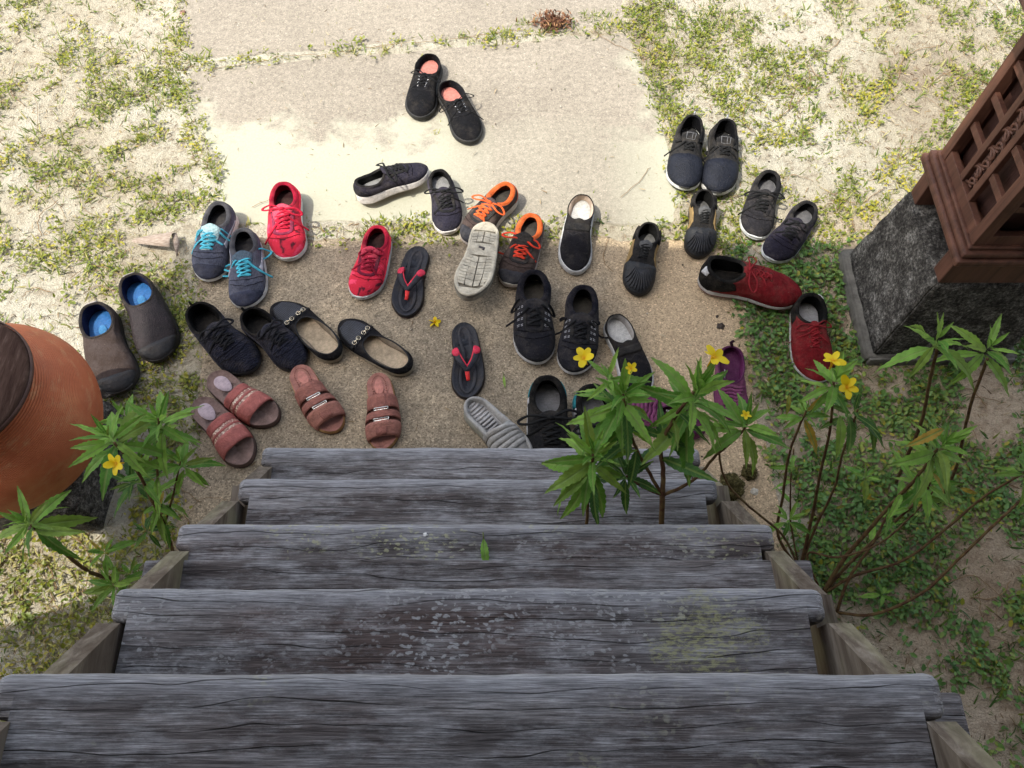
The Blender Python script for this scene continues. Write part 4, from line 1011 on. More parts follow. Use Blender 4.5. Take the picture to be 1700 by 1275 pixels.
# 20 black trainers with teal heels beside the first tread
sp = dict(upper=(.008, .008, .009), ukind='mesh', lining=(.006, .006, .006), ccol=(.010, .010, .010), insole=(.26, .26, .27), midsole=(.62, .62, .62), hs=(.026, .022), fs=1.15, collar=.008, zc=(.082, .064, .08), wo=.092)
gT = 'black trainers with teal heel panels'
for i, (h, t_, side, lab) in enumerate((((908, 619), (917, 790), 1, 'black trainer with teal heel panels and toe under the lowest tread'), ((976, 634), (1010, 790), -1, 'black trainer with teal and white heel, mostly hidden under the flowering plant'))):
    s = trainer(h, t_, side, lab, gT, .082, spec=sp, lace=(.006, .006, .006), seed=24 + i, L=.285)
    patch(s, 'heel_panel', 2, 11.5, 4.5, 8, shoe_mat((.02, .20, .23), 'suede'), .0018, 5, 6); patch(s, 'heel_panel', 2, 11.5, 51.5, 48, shoe_mat((.02, .20, .23), 'suede'), .0018, 5, 6)
    patch(s, 'heel_stripe', 1, 11, 8.3, 9.4, shoe_mat((.6, .6, .62), 'rubber'), .0020, 3, 6)
# ---------------------------------------------------------------- velcro canvas shoes (white foxing)
def velcro(heel, toe, side, label, group, seed, ins=(.60, .59, .56), lin=(.46, .36, .28), L=None, flip=False, **k):
    r_, hp, tp, L, zb = new_shoe('strap_shoe', heel, toe, k.get('hz', .052), label, group, L)
    s = build_shell(dict(L=L, side=side, seed=seed, upper=k.get('up', (.016, .015, .018)), ukind='canvas', lining=lin, ccol=(.014, .014, .014), insole=ins, midsole=k.get('mid', (.50, .50, .49)), hs=(.024, .022), fs=1.11, fu=1.04, bulge=.001, spring=.004,
                         zc=(.056, .046, .062), yo1=.42, wo=.092, collar=.002, b=.30, outsole=k.get('out', (.3, .3, .3)), wrinkle=.001), r_)
    tongue(s, shoe_mat((.015, .015, .016), 'canvas'), .50, .40, .075, .088, .004, .003)
    drape(s, 'strap', lambda u, v: ((u * 2 - 1) * (.128 if u > .5 else .118) * L, (.445 + .085 * v + .02 * (1 - (u * 2 - 1) ** 2)) * L), 16, 4, shoe_mat((.019, .019, .020), 'canvas'), .0042)
    drape(s, 'toe_seam', lambda u, v: (((u * 2 - 1) * .10) * L, (.585 + .02 * math.cos(u * 9) + v * .010) * L), 16, 1, shoe_mat((.03, .03, .033), 'canvas'), .0010)
    return s, r_, hp, tp, zb
gV = 'black canvas shoes with a strap and white rubber edge'
s, r_, hp, tp, zb = velcro((970, 321), (947, 456), 1, 'black canvas strap shoe with white insole and rubber edge, half in sunlight', gV, 30); finish(r_, hp, tp, zb)
s, r_, hp, tp, zb = velcro((1016, 519), (1074, 658), -1, 'black canvas strap shoe with whitish insole, partly behind the flowering plant', gV, 31, lin=(.30, .28, .26)); finish(r_, hp, tp, zb)
# ---------------------------------------------------------------- 6 upturned shoe, pale patterned sole
hpx, tpx = (808, 352), (783, 521)
s, r_, hp, tp, zb = velcro(hpx, tpx, 1, 'upturned shoe showing its pale beige patterned rubber sole, heel on the brown trainer', None, 32, mid=(.27, .25, .20), out=(.20, .18, .14), up=(.05, .05, .055), hz=.11)
r_.name = 'upturned_shoe'; L = s.L
MT = shoe_mat((.46, .415, .32), 'rubber')
def pad(poly, z0=.0004, z1=-.0034):
    bm = bmesh.new(); A = [bm.verts.new((x * L, y * L, z0)) for x, y in poly]; B = [bm.verts.new((x * L * .985, y * L, z1)) for x, y in poly]
    bm.faces.new(A); bm.faces.new(B[::-1]); m = len(poly)
    for i in range(m): bm.faces.new((A[i], A[(i + 1) % m], B[(i + 1) % m], B[i]))
    bmesh.ops.recalc_face_normals(bm, faces=bm.faces)
    me = bpy.data.meshes.new('tread_block'); bm.to_mesh(me); bm.free(); return link('tread_block', me, MT, r_)
ring = ol(1.0, 1, .985, .012, 0, 120)
def halfw(y, sgn):
    c = [p for p in ring if (p[0] - .0) * sgn > 0]; c.sort(key=lambda p: abs(p[1] - y)); return abs(c[0][0])
g_ = .006
rows_ = [.10, .175, .25] ; 
def blockrow(y0, y1, slant):
    for sgn in (-1, 1):
        w0 = halfw(y0 + slant, sgn); w1 = halfw(y1 + slant, sgn)
        a = .006; mid0 = .50
        # outer L shaped piece split in two by a short groove
        pad([(sgn * a, y0), (sgn * w0 * mid0, y0 + slant * mid0), (sgn * w1 * mid0, y1 - g_ + slant * mid0), (sgn * a, y1 - g_)])
        ym = (y0 + y1) / 2
        pad([(sgn * (w0 * mid0 + g_), y0 + slant * .6), (sgn * w0, y0 + slant), (sgn * w1, ym - g_ * .5 + slant), (sgn * (w0 * mid0 + g_), ym - g_ * .5 + slant * .6)])
        pad([(sgn * (w0 * mid0 - .001 + g_), ym + g_ * .3 + slant * .6), (sgn * w1, ym + g_ * .3 + slant), (sgn * w1, y1 - g_ + slant), (sgn * (w0 * mid0 + g_), y1 - g_ + slant * .6)])
for k_ in range(5): blockrow(.50 + .078 * k_, .50 + .078 * (k_ + 1), -.030 + .0 * k_)
for k_ in range(2): blockrow(.14 + .075 * k_, .14 + .075 * (k_ + 1), .022)
def cap_poly(y0, y1, n=14):
    P = [];
    for q in range(n + 1): y = y0 + (y1 - y0) * q / n; P.append((halfw(y, 1) * (1 if 0 < q < n else .98), y))
    for q in range(n, -1, -1): y = y0 + (y1 - y0) * q / n; P.append((-halfw(y, -1), y))
    return P
pad(cap_poly(.905, .970)); pad(cap_poly(.030, .13)); pad(cap_poly(.31, .47))
V, Fc = loft([ol(L, 1, 1.10, .0, .0, 80), ol(L, 1, 1.09, .001, -.0032, 80), ol(L, 1, 1.01, .007, -.0034, 80), ol(L, 1, 1.0, .008, .001, 80)]); mesh('sole_rim', V, Fc, MT, r_)
V, Fc = tube_vf([(.004 * L / .28 - .01, .36 * L, -.0035), (.008, .375 * L, -.0042), (.006, .40 * L, -.0040)], .004, 6, .3); mesh('dirt_mark', V, Fc, shoe_mat((.05, .04, .045), 'rubber'), r_)
r_['group'] = 'shoe lying upside down'
finish(r_, hp, tp, zb + .004, 0, R(7), flip=True)
# ---------------------------------------------------------------- 14 slip-ons
gL = 'brown slip-on shoes with blue insoles'
for i, (h, t_, side, up, lab) in enumerate((((208, 449), (277, 594), -1, (.022, .016, .017), 'dark brown slip-on shoe with bright blue insole, farther from the terracotta jar'), ((150, 497), (196, 656), 1, (.042, .029, .024), 'faded brown slip-on shoe with blue insole, next to the terracotta jar'))):
    r_, hp, tp, L, zb = new_shoe('slip_on_shoe', h, t_, .066, lab, gL)
    s = build_shell(dict(L=L, side=side, upper=up, ukind='dusty' if i else 'leather', lining=(.012, .016, .045), ccol=(.030, .026, .026), insole=(.03, .14, .38), midsole=(.024, .022, .022), hs=(.022, .018), fs=1.10, fu=1.06, spring=.010,
                         zc=(.066, .052, .062), yo1=.43, ow=1.34, wo=.094, collar=.004, b=.22, blunt=.62, toe=1.03, seed=33 + i, outsole=(.02, .02, .02)), r_)
    toecap(s, .80, shoe_mat((.018, .018, .020), 'rubber'), .0016, .05)
    patch(s, 'toe_bumper', -1.2, 1.0, 24, 32, shoe_mat((.03, .028, .028), 'rubber'), .004, 14, 2)
    V, Fc = loft([[(x_ * .9, y_, z_) for x_, y_, z_ in ring_] for ring_ in (
        [(.030 * L * math.cos(q / 20 * 2 * math.pi) * 1.2, .27 * L + .06 * L * math.sin(q / 20 * 2 * math.pi), .0268 * L / .28 + .0) for q in range(20)], [(.026 * L * math.cos(q / 20 * 2 * math.pi) * 1.2, .27 * L + .055 * L * math.sin(q / 20 * 2 * math.pi), .0274 * L / .28) for q in range(20)])], True, False, True)
    mesh('insole_print', V, Fc, shoe_mat((.055, .22, .46), 'canvas'), r_)
    patch(s, 'heel_tab', 10.5, 13.9, -1.3, 1.3, shoe_mat((.42, .38, .36), 'rubber'), .0022, 4, 3)
    finish(r_, hp, tp, zb)
# ---------------------------------------------------------------- 16 loafers
gF = 'black loafers with a metal bit and beige insoles'
for i, (toe_, h, side, lab) in enumerate((((459, 503), (562, 592), 1, 'black woven loafer with metal bit, overlapping the black knitted trainer'), ((561, 540), (682, 612), -1, 'black woven loafer with metal bit, standing alone right of its mate'))):
    r_, hp, tp, L, zb = new_shoe('loafer', h, toe_, .030, lab, gF)
    s = build_shell(dict(L=L, side=side, upper=(.010, .010, .012), ukind='suede', lining=(.20, .16, .115), ccol=(.012, .012, .013), ckind='leather', insole=(.56, .44, .30), midsole=(.30, .26, .19), hs=(.020, .009), fs=1.06, fu=1.05, spring=.004,
                         zc=(.044, .036, .040), yo0=.035, yo1=.60, wo=.106, ow=1.26, collar=.0025, b=.25, p=1.9, seed=36 + i, toez=1.25, toe=.97, outsole=(.10, .09, .075)), r_)
    drape(s, 'vamp', lambda u, v: (((u * 2 - 1) * .112 * math.sqrt(max(0, 1 - (v * .93) ** 2.6)) * 1.18 - side * .018 * v) * L, (.625 + .30 * v) * L), 20, 12, shoe_mat((.022, .024, .033), 'weave'), .0012)
    pts = []
    for q in range(25):
        v = 1 - abs(q / 12 - 1); sx = -1 if q < 12 else 1
        x = (sx * .138 * math.sqrt(max(0, 1 - (v * .95) ** 2.6)) - side * .018 * v) * L; y = (.60 + .325 * v) * L; p, nn = s.top(x, y); pts.append(p + Vector((0, 0, .001)))
    V, Fc = tube_vf(pts, .0014, 6); mesh('vamp_seam', V, Fc, shoe_mat((.012, .012, .013), 'leather'), r_)
    drape(s, 'strap', lambda u, v: ((u * 2 - 1) * .160 * L, (.635 + .032 * v) * L), 18, 3, shoe_mat((.013, .013, .014), 'leather'), .003)
    MM = shoe_mat((.72, .62, .45), 'metal')
    for sx in (-1, 1):
        parts = []
        for dx in (-.010, .010):
            p, nn = s.top((sx * .072 + dx) * L, .652 * L); parts.append(tube_vf([p + Vector((.011 * dx / .010 * .5 + .0055 * math.cos(a_ / 5 * math.pi), (.006 * math.sin(a_ / 5 * math.pi)), .0050)) for a_ in range(11)], .0010, 6))
        p, nn = s.top(sx * .072 * L, .652 * L); parts.append(tube_vf([p + Vector((-.008, 0, .006)), p + Vector((.008, 0, .006))], .0014, 6))
        V, Fc = merge(parts); mesh('metal_bit', V, Fc, MM, r_)
    finish(r_, hp, tp, zb)
# ---------------------------------------------------------------- 21 purple flats
gP = 'purple ruched slip-on flats'
for i, (h, t_, side, Lx, lab) in enumerate((((1216, 571), (1212, 712), 1, .215, 'purple slip-on flat standing upright between the plant and the green weeds'), ((1176, 706), (1040, 680), -1, .24, 'purple ruched slip-on flat lying sideways, mostly hidden by the flowering plant'))):
    r_, hp, tp, L, zb = new_shoe('purple_flat', h, t_, .04, lab, gP, Lx)
    s = build_shell(dict(L=L, side=side, upper=(.17, .048, .105), ukind='canvas', lining=(.075, .014, .052), ccol=(.10, .022, .075), insole=(.10, .022, .075), midsole=(.10, .020, .07), hs=(.014, .012), fs=1.07, fu=1.05, spring=.004,
                         zc=(.048, .038, .040), yo1=.55, ow=1.3, wo=.100, collar=.003, b=.25, p=2.0, seed=40 + i, outsole=(.05, .01, .03), wrinkle=.003), r_)
    for q in range(6):
        y = .585 + .045 * q; stripe(s, 'ruche', [(-.12 + .01 * q, y - .01), (-.05, y + .012), (.0, y - .004), (.06, y + .014), (.11 - .006 * q, y)], .007, shoe_mat((.23, .065, .145), 'canvas'), .0035)
    stripe(s, 'insole_label', [(.0, .0), (.0, .0)], .001, shoe_mat((.6, .6, .6), 'canvas')) if False else None
    V, Fc = loft([[(.060 * L, .34 * L, .019), (.074 * L, .34 * L, .022), (.074 * L, .46 * L, .022), (.060 * L, .46 * L, .019)], [(.060 * L, .34 * L, .0205), (.074 * L, .34 * L, .0235), (.074 * L, .46 * L, .0235), (.060 * L, .46 * L, .0205)]], True, True, True)
    mesh('size_tag', V, Fc, shoe_mat((.55, .53, .52), 'canvas'), r_)
    if i == 0:
        p = Vector(s.op[0]); V, Fc = tube_vf([p + Vector((0, 0, 0)), p + Vector((.004, -.006, .008)), p + Vector((-.002, -.012, .006))], .004, 6); mesh('pull_tab', V, Fc, shoe_mat((.03, .01, .02), 'canvas'), r_)
    finish(r_, hp, tp, zb)

# ================================================================== SANDALS
def footbed(root, L, side, h0, h1, ctop, cside, cout, fs=1.02, rim=.0035, kt='suede', ks='rubber', toe=1.0, name='footbed', dish=.0025, ins=.004):
    S = L / .26; O = lambda fw, i_, z: ol(L, side, fw, i_, z, 56, 0, toe); z = lambda dz: (lambda t: (h0 + (h1 - h0) * np.clip(t * 1.5 - .25, 0, 1)) * S + dz)
    V, Fc = loft([O(fs * .96, .003, 0), O(fs, 0, .002), O(fs * .995, 0, .006 * S)], True, True, False); mesh('outsole', V, Fc, shoe_mat(cout, 'rubber'), root)
    V, Fc = loft([O(fs * .99, .0003, .0055 * S), O(fs * .985, .001, z(-.004)), O(fs * .97, .002, z(0))], True); mesh('sole', V, Fc, shoe_mat(cside, ks), root)
    V, Fc = loft([O(fs * .97, .002, z(0)), O(fs * .95, .0035, z(.0006)), O(fs * .92, .0055, z(-.0008)), O(fs * .87, .010, z(-dish)), O(fs * .5, .05 * S, z(-dish * 1.2))], True, False, True)
    mesh(name, V, Fc, shoe_mat(ctop, kt), root)
    return (lambda t: (h0 + (h1 - h0) * min(max(t * 1.5 - .25, 0), 1)) * S)
def band(root, name, L, side, y0, y1, h, mat, zt, th=.003, wf=1.0, nu=22, nv=5, bulge=0.0, slant=0.0, cut=(0, 1), puck=0.0):
    """strap arching from one sole edge to the other between y0 and y1 (fractions of L)"""
    def pt(u, v, lay):
        y = y0 + (y1 - y0) * v; a = math.pi * (cut[0] + (cut[1] - cut[0]) * u)
        yy = y + slant * math.cos(a) * .5
        o = ol(L, side, .98 * wf, 0, 0, 56); wl = np.interp(yy * L, o[28:][::-1, 1], o[28:][::-1, 0]); wr = np.interp(yy * L, o[:29, 1], o[:29, 0])
        cx = (wl + wr) / 2; hw = (wr - wl) / 2; zz = zt(yy) * .55
        hv = h * (1 - bulge * abs(v * 2 - 1) ** 2) - puck * v
        x = cx - math.copysign(abs(math.cos(a)) ** .8, math.cos(a)) * (hw + lay); z = zz + (hv + lay) * math.sin(a) ** .75
        return Vector((x, yy * L, z))
    V = [pt(i / nu, j / nv, lay) for lay in (th, 0) for j in range(nv + 1) for i in range(nu + 1)]
    W = nu + 1; o = W * (nv + 1); Fc = []
    for j in range(nv):
        for i in range(nu):
            a = j * W + i; Fc.append((a, a + 1, a + W + 1, a + W)); Fc.append((a + o + W, a + W + 1 + o, a + 1 + o, a + o))
    bd = [(i, i + 1) for i in range(nu)] + [(j * W + nu, (j + 1) * W + nu) for j in range(nv)] + [(nv * W + i + 1, nv * W + i) for i in range(nu)] + [((j + 1) * W, j * W) for j in range(nv)]
    for a, b in bd: Fc.append((b, a, a + o, b + o))
    return mesh(name, V, Fc, mat, root), pt
def oval(root, name, cx, cy, rx, ry, z, mat, egg=0.0, th=.0012):
    n = 28; ring = lambda s_, z_: [(cx + rx * s_ * math.cos(2 * math.pi * q / n) * (1 - egg * math.sin(2 * math.pi * q / n)), cy + ry * s_ * math.sin(2 * math.pi * q / n), z_) for q in range(n)]
    V, Fc = loft([ring(1, z - .001), ring(1, z + th * .6), ring(.94, z + th)], True, False, True); return mesh(name, V, Fc, mat, root)
# 11 flip-flops
gFF = 'black flip-flops with red strap linings'
for i, (h, t_, side, lab) in enumerate((((697, 408), (666, 526), 1, 'black flip-flop with red toe post, beside the red running shoe'), ((768, 534), (783, 662), -1, 'black flip-flop with red toe post, alone in the middle of the concrete'))):
    r_, hp, tp, L, zb = new_shoe('flip_flop', h, t_, .022, lab, gFF)
    zt = footbed(r_, L, side, .020, .016, (.013, .014, .020), (.014, .014, .016), (.05, .012, .016), 1.04, kt='rubber')
    S = L / .26; zz = zt(.7)
    V, Fc = loft([ol(L, side, .86, .014, lambda t: zz + .0022 - .0015 * t, 56), ol(L, side, .83, .017, lambda t: zz + .0030 - .0015 * t, 56), ol(L, side, .80, .020, lambda t: zz + .0020 - .0018 * t, 56)], True)
    mesh('footbed_ridge', V, Fc, shoe_mat((.018, .018, .024), 'rubber'), r_)
    post = Vector((-side * .012 * L, .74 * L, zz)); knot = post + Vector((0, -.012 * S, .016 * S))
    for sx in (-1, 1):
        e = Vector((sx * .118 * L, .40 * L, zt(.4) - .003)); m1 = Vector((sx * .112 * L, .46 * L, zz + .022 * S)); m2 = Vector((sx * .070 * L, .58 * L, zz + .026 * S))
        P = catmull([knot, m2, m1, e], 8); rs = [.0055 + .0045 * q / (len(P) - 1) for q in range(len(P))]
        V, Fc = tube_vf(P, rs, 8, .35, Vector((sx * .5, 0, 1))); mesh('strap', V, Fc, shoe_mat((.014, .015, .024), 'rubber'), r_)
        Q = [p + Vector((-sx * .0035, -.001, -.0016)) for p in P[2:]]; V, Fc = tube_vf(Q, rs[2:], 8, .25, Vector((sx * .7, 0, 1))); mesh('strap_lining', V, Fc, shoe_mat((.62, .02, .05), 'rubber'), r_)
        Q = [Vector((sx * .112 * L, .355 * L, zz + .004)), Vector((sx * .112 * L, .385 * L, zz + .012)), Vector((sx * .108 * L, .43 * L, zz + .019)), Vector((sx * .098 * L, .48 * L, zz + .026)), Vector((sx * .090 * L, .51 * L, zz + .026))]
        V, Fc = tube_vf(Q, [.003, .0080, .0095, .0085, .002], 10, .3, Vector((sx * .4, 0, 1))); mesh('strap_pad', V, Fc, shoe_mat((.66, .025, .07), 'rubber'), r_)
    V, Fc = tube_vf([knot, post + Vector((0, 0, .004)), post + Vector((0, .012 * S, .0015))], [.006 * S, .0052 * S, .0045 * S], 8, .6); mesh('toe_post', V, Fc, shoe_mat((.70, .03, .03), 'rubber'), r_)
    finish(r_, hp, tp, zb)
# 17 slides
gSl = 'pink banded slides with brown footbeds'
for i, (h, t_, side, lab) in enumerate((((348, 620), (456, 706), 1, 'pink slide with glittery stripes, below the black knitted trainer'), ((324, 663), (420, 766), -1, 'pink slide with glittery stripes, nearest to the leafy plant and stair corner'))):
    r_, hp, tp, L, zb = new_shoe('slide_sandal', h, t_, .028, lab, gSl)
    zt = footbed(r_, L, side, .026, .022, (.23, .155, .135), (.10, .062, .055), (.045, .03, .03), 1.08)
    oval(r_, 'insole_patch', 0, .22 * L, .066 * L, .125 * L, zt(.2) - .001, shoe_mat((.46, .37, .40), 'suede'), .2)
    h_ = .042 * L / .26; MP = shoe_mat((.36, .105, .090), 'leather')
    band(r_, 'band', L, side, .43, .53, h_, MP, zt, .003); band(r_, 'glitter_stripe', L, side, .52, .58, h_, shoe_mat((.44, .20, .15), 'glitter'), zt, .0022)
    band(r_, 'band', L, side, .57, .595, h_, MP, zt, .0032); band(r_, 'glitter_stripe', L, side, .59, .64, h_, shoe_mat((.48, .26, .19), 'glitter'), zt, .0022)
    band(r_, 'band', L, side, .63, .80, h_, shoe_mat((.40, .125, .105), 'leather'), zt, .003, puck=.004)
    band(r_, 'band_lining', L, side, .435, .79, h_ - .0012, shoe_mat((.10, .03, .028), 'suede'), zt, .0002)
    finish(r_, hp, tp, zb)
# 18 buckled mules
gMu = 'dusty pink open-toe mules with small buckles'
for i, (h, t_, side, lab) in enumerate((((491, 606), (556, 720), 1, 'dusty pink open-toe mule with two small buckles, touching the black knitted trainer'), ((626, 617), (643, 748), -1, 'dusty pink open-toe mule with two small buckles, standing alone by the lowest tread'))):
    r_, hp, tp, L, zb = new_shoe('mule_sandal', h, t_, .040, lab, gMu)
    zt = footbed(r_, L, side, .040, .020, (.36, .160, .125), (.42, .24, .105), (.10, .045, .035), 1.0, kt='leather', ks='suede')
    # stitching round the heel pad
    st_ = []; o = ol(L, side, .84, .012, 0, 72)
    for q in list(range(0, 25)) + list(range(48, 72)):
        p = Vector(o[q]); 
        if p.y < .40 * L: d_ = Vector(o[(q + 1) % 72]) - p; z_ = zt(p.y / L) + .0010; st_.append(tube_vf([Vector((p.x, p.y, z_)), Vector((p.x + d_.x * .55, p.y + d_.y * .55, z_))], .0009, 4))
    V, Fc = merge(st_); mesh('stitching', V, Fc, shoe_mat((.20, .06, .045), 'lace'), r_)
    oval(r_, 'heel_pad', 0, .20 * L, .045 * L, .11 * L, zt(.2) - .0015, shoe_mat((.46, .19, .15), 'leather'))
    MA = shoe_mat((.27, .105, .080), 'leather'); MB_ = shoe_mat((.33, .140, .105), 'leather'); h_ = .050 * L / .26
    band(r_, 'under_band', L, side, .44, .80, h_ - .005, shoe_mat((.075, .028, .020), 'leather'), zt, .002, puck=.004)
    band(r_, 'rear_band', L, side, .37, .535, h_ + .004, MA, zt, .003, puck=.003); band(r_, 'middle_band', L, side, .575, .66, h_ + .001, MA, zt, .003); _, pt = band(r_, 'front_band', L, side, .70, .87, h_ - .001, MB_, zt, .003, puck=.012)
    _, pc = band(r_, 'centre_strap', L, side, .37, .86, h_ + .005, MA, zt, .0035, cut=(.42, .58), nu=6, nv=10, puck=.014)
    for yy in ((.555 - .37) / .49, (.68 - .37) / .49):
        P = [pc(u, yy + dv, .0055) for u, dv in ((-.1, -.026), (1.1, -.026), (1.1, .026), (-.1, .026), (-.1, -.026))]
        V, Fc = tube_vf(P, .0016, 6); mesh('buckle', V, Fc, shoe_mat((.75, .72, .65), 'metal'), r_)
    finish(r_, hp, tp, zb)
# 19 grey clog
r_, hp, tp, L, zb = new_shoe('clog', (776, 664), (900, 800), .035, 'light grey rubber clog with ribbed footbed and twisted band, under the lowest tread', None, .25)
GC = (.34, .33, .31)
zt = footbed(r_, L, -1, .034, .026, (.36, .35, .34), (.30, .30, .25), (.30, .29, .24), 1.06, kt='rubber', dish=.006)
rp = []
for q in range(11):
    y = (.07 + .042 * q) * L; o = ol(L, -1, .88, .012, 0, 72); wr = np.interp(y, o[:37, 1], o[:37, 0]) * 1.05; rp.append(tube_vf([(-wr * .93, y, zt(.3) - .0030), (0, y + .001, zt(.3) - .0035), (wr * .93, y + .001, zt(.3) - .0030)], .0034, 6, .6))
V, Fc = merge(rp); mesh('footbed_ribs', V, Fc, shoe_mat((.42, .41, .40), 'rubber'), r_)
V, Fc = loft([ol(L, -1, 1.0, .002, lambda t: zt(.3) - .004 + 0 * t, 56), ol(L, -1, 1.02, .001, lambda t: zt(.3) + .008 + .022 * np.clip(t - .3, 0, 1), 56), ol(L, -1, .985, .004, lambda t: zt(.3) + .011 + .022 * np.clip(t - .3, 0, 1), 56), ol(L, -1, .94, .008, lambda t: zt(.3) + .008 + .022 * np.clip(t - .3, 0, 1), 56), ol(L, -1, .90, .011, lambda t: zt(.3) - .005 + 0 * t, 56)], True)
mesh('rim', V, Fc, shoe_mat(GC, 'rubber'), r_)
band(r_, 'upper_band', L, -1, .50, .90, .050, shoe_mat((.30, .295, .28), 'rubber'), zt, .004, puck=.015)
for q in range(5): band(r_, 'twist_band', L, -1, .49 + .055 * q, .55 + .055 * q, .054 - .002 * q, shoe_mat(GC, 'rubber'), zt, .005, slant=.12 - .03 * q, bulge=.10)
finish(r_, hp, tp, zb)

# ================================================================== GROUND VEGETATION (uncountable: joined, kind=stuff)
def scatter(name, P, heading, tilt, roll, size, tint, tmpl, faces, mat, label):
    """P (n,3); tmpl (m,3) leaf template along +x; each copy scaled, tilted up, turned"""
    n = len(P); m = len(tmpl); T = np.asarray(tmpl, float)
    X = T[None] * size[:, None, None]
    cr, sr = np.cos(roll)[:, None], np.sin(roll)[:, None]; y = X[..., 1] * cr - X[..., 2] * sr; z = X[..., 1] * sr + X[..., 2] * cr; x = X[..., 0]
    ct, st_ = np.cos(tilt)[:, None], np.sin(tilt)[:, None]; x, z = x * ct - z * st_, x * st_ + z * ct
    ch, sh = np.cos(heading)[:, None], np.sin(heading)[:, None]; x, y = x * ch - y * sh, x * sh + y * ch
    V = np.stack([x, y, z], -1) + P[:, None, :]
    me = bpy.data.meshes.new(name); V = V.reshape(-1, 3); nf = len(faces); fl = len(faces[0])
    Fa = (np.asarray(faces)[None] + (np.arange(n) * m)[:, None, None]).reshape(-1)
    me.vertices.add(len(V)); me.vertices.foreach_set('co', V.ravel()); me.loops.add(len(Fa)); me.loops.foreach_set('vertex_index', Fa)
    me.polygons.add(n * nf); me.polygons.foreach_set('loop_start', np.arange(n * nf) * fl); me.polygons.foreach_set('loop_total', np.full(n * nf, fl))
    me.update(calc_edges=True); a = me.attributes.new('tint', 'FLOAT', 'POINT'); a.data.foreach_set('value', np.repeat(tint, m))
    me.polygons.foreach_set('use_smooth', np.ones(n * nf, bool))
    return tag(link(name, me, mat), label, kind='stuff')
LEAF_T = [(0, 0, 0), (.35, .28, .05), (.35, -.28, .05), (.45, 0, 0.0), (.8, .2, .03), (.8, -.2, .03), (1, 0, -.05)]
LEAF_F = [(0, 3, 1), (0, 2, 3), (3, 4, 1), (3, 2, 5), (3, 6, 4), (3, 5, 6)]
BL_T = [(0, -.05, 0), (0, .05, 0), (.45, -.06, .06), (.45, .06, .06), (1, 0, 0.0)]
BL_F = [(0, 2, 1), (1, 2, 3), (2, 4, 3)]
def pxof(X):
    c, s = math.cos(PITCH), math.sin(PITCH); dep = X[:, 1] * c + CAM_H * s; up = X[:, 1] * s - CAM_H * c
    return 850 + F * X[:, 0] / dep, 637.5 - F * up / dep
BARE = [  # (px,py,radius px) spots without growth
    (180, 20, 60), (235, 50, 45), (300, 395, 45), (60, 180, 40), (1560, 70, 40), (1510, 190, 60), (1440, 100, 30), (1640, 640, 60), (1640, 700, 60), (1640, 940, 80), (1350, 300, 45), (1300, 360, 30), (150, 540, 70), (60, 500, 60), (340, 560, 30),
    (1600, 1180, 50), (1290, 850, 50), (1660, 1050, 40), (240, 400, 40), (400, 310, 20)]
def density(X):
    px, py = pxof(X); dirt = np.zeros(len(X)); w = fbm(X, 3.6, 1); w2 = fbm(X, 11, 7)
    d = np.clip((w * .25 + w2 * .40 + fbm(X, 30, 17) * .35 - .462) * 12, 0, 1)
    lit_far = py < 420
    shade_r = (px > 1215) & (py > 395)
    d = np.where(shade_r, np.clip((w * .25 + w2 * .45 + fbm(X, 26, 15) * .3 - .410) * 14, 0, 1) * .8 + .04, d)
    # denser growth along the path edges and in the joints
    edgeR = np.abs(px - (1085 + (py - 100) * .22)) < 38; d = np.where(edgeR & (py < 340) & (py > 0) & (px > 1050), np.maximum(d, .35 + .8 * (w2 > .45)), d)
    edgeL = np.abs(px - (300 + py * .18)) < 30; d = np.where(edgeL & (py < 330), np.maximum(d, .7 * (w2 > .48)), d)
    strip = (py > 352) & (py < 398) & (px > 380) & (px < 1250); d = np.where(strip, np.clip((w2 - .42) * 6, 0, 1) * .9, d)
    sp_ = (px > 380) & (px < 600) & strip; d = np.where(sp_, d * .35, d)
    lf = (px < 300) & (py > 860); d = np.where(lf, np.maximum(d, .95), d)
    mid = (px > 270) & (px < 350) & (py > 440) & (py < 760); d = np.where(mid, np.maximum(d, .55 * (w2 > .45)), d)
    for a, b, r in BARE: d *= np.clip((np.hypot(px - a, (py - b)) / r - .6) * 2, 0, 1)
    on = inpoly(PATH_FAR, X) | inpoly(PATH_NEAR, X) | inpoly(APRON, X)
    edge_ok = np.zeros(len(X), bool)
    for sh_ in ((.03, 0), (-.03, 0), (0, .03), (0, -.03)): 
        Y = X + np.array(sh_); edge_ok |= ~(inpoly(PATH_FAR, Y) | inpoly(PATH_NEAR, Y) | inpoly(APRON, Y))
    d = np.where(on & ~edge_ok, 0, np.where(on, d * .45, d))
    # not inside the pedestal, jar block
    d = np.where((np.abs(X[:, 0] - pcx) < .2) & (np.abs(X[:, 1] - pcy) < .18), 0, d); d = np.where((np.abs(X[:, 0] - jc.x) < .185) & (np.abs(X[:, 1] - jc.y) < .165), 0, d)
    return d, px, py
def sample(n, seed):
    r = np.random.default_rng(seed); n = int(n * 7.2 * 5.8 / (5.6 * 4.5)); X = np.stack([r.uniform(-3.6, 3.6, n), r.uniform(-.3, 5.5, n)], 1); px, py = pxof(X)
    inn = (px > -90) & (px < 1790) & (py > -90) & (py < 1365); out = (px > -420) & (px < 2120) & (py > -330) & (py < 1500)
    return X[inn | (out & (r.random(n) < .6))]
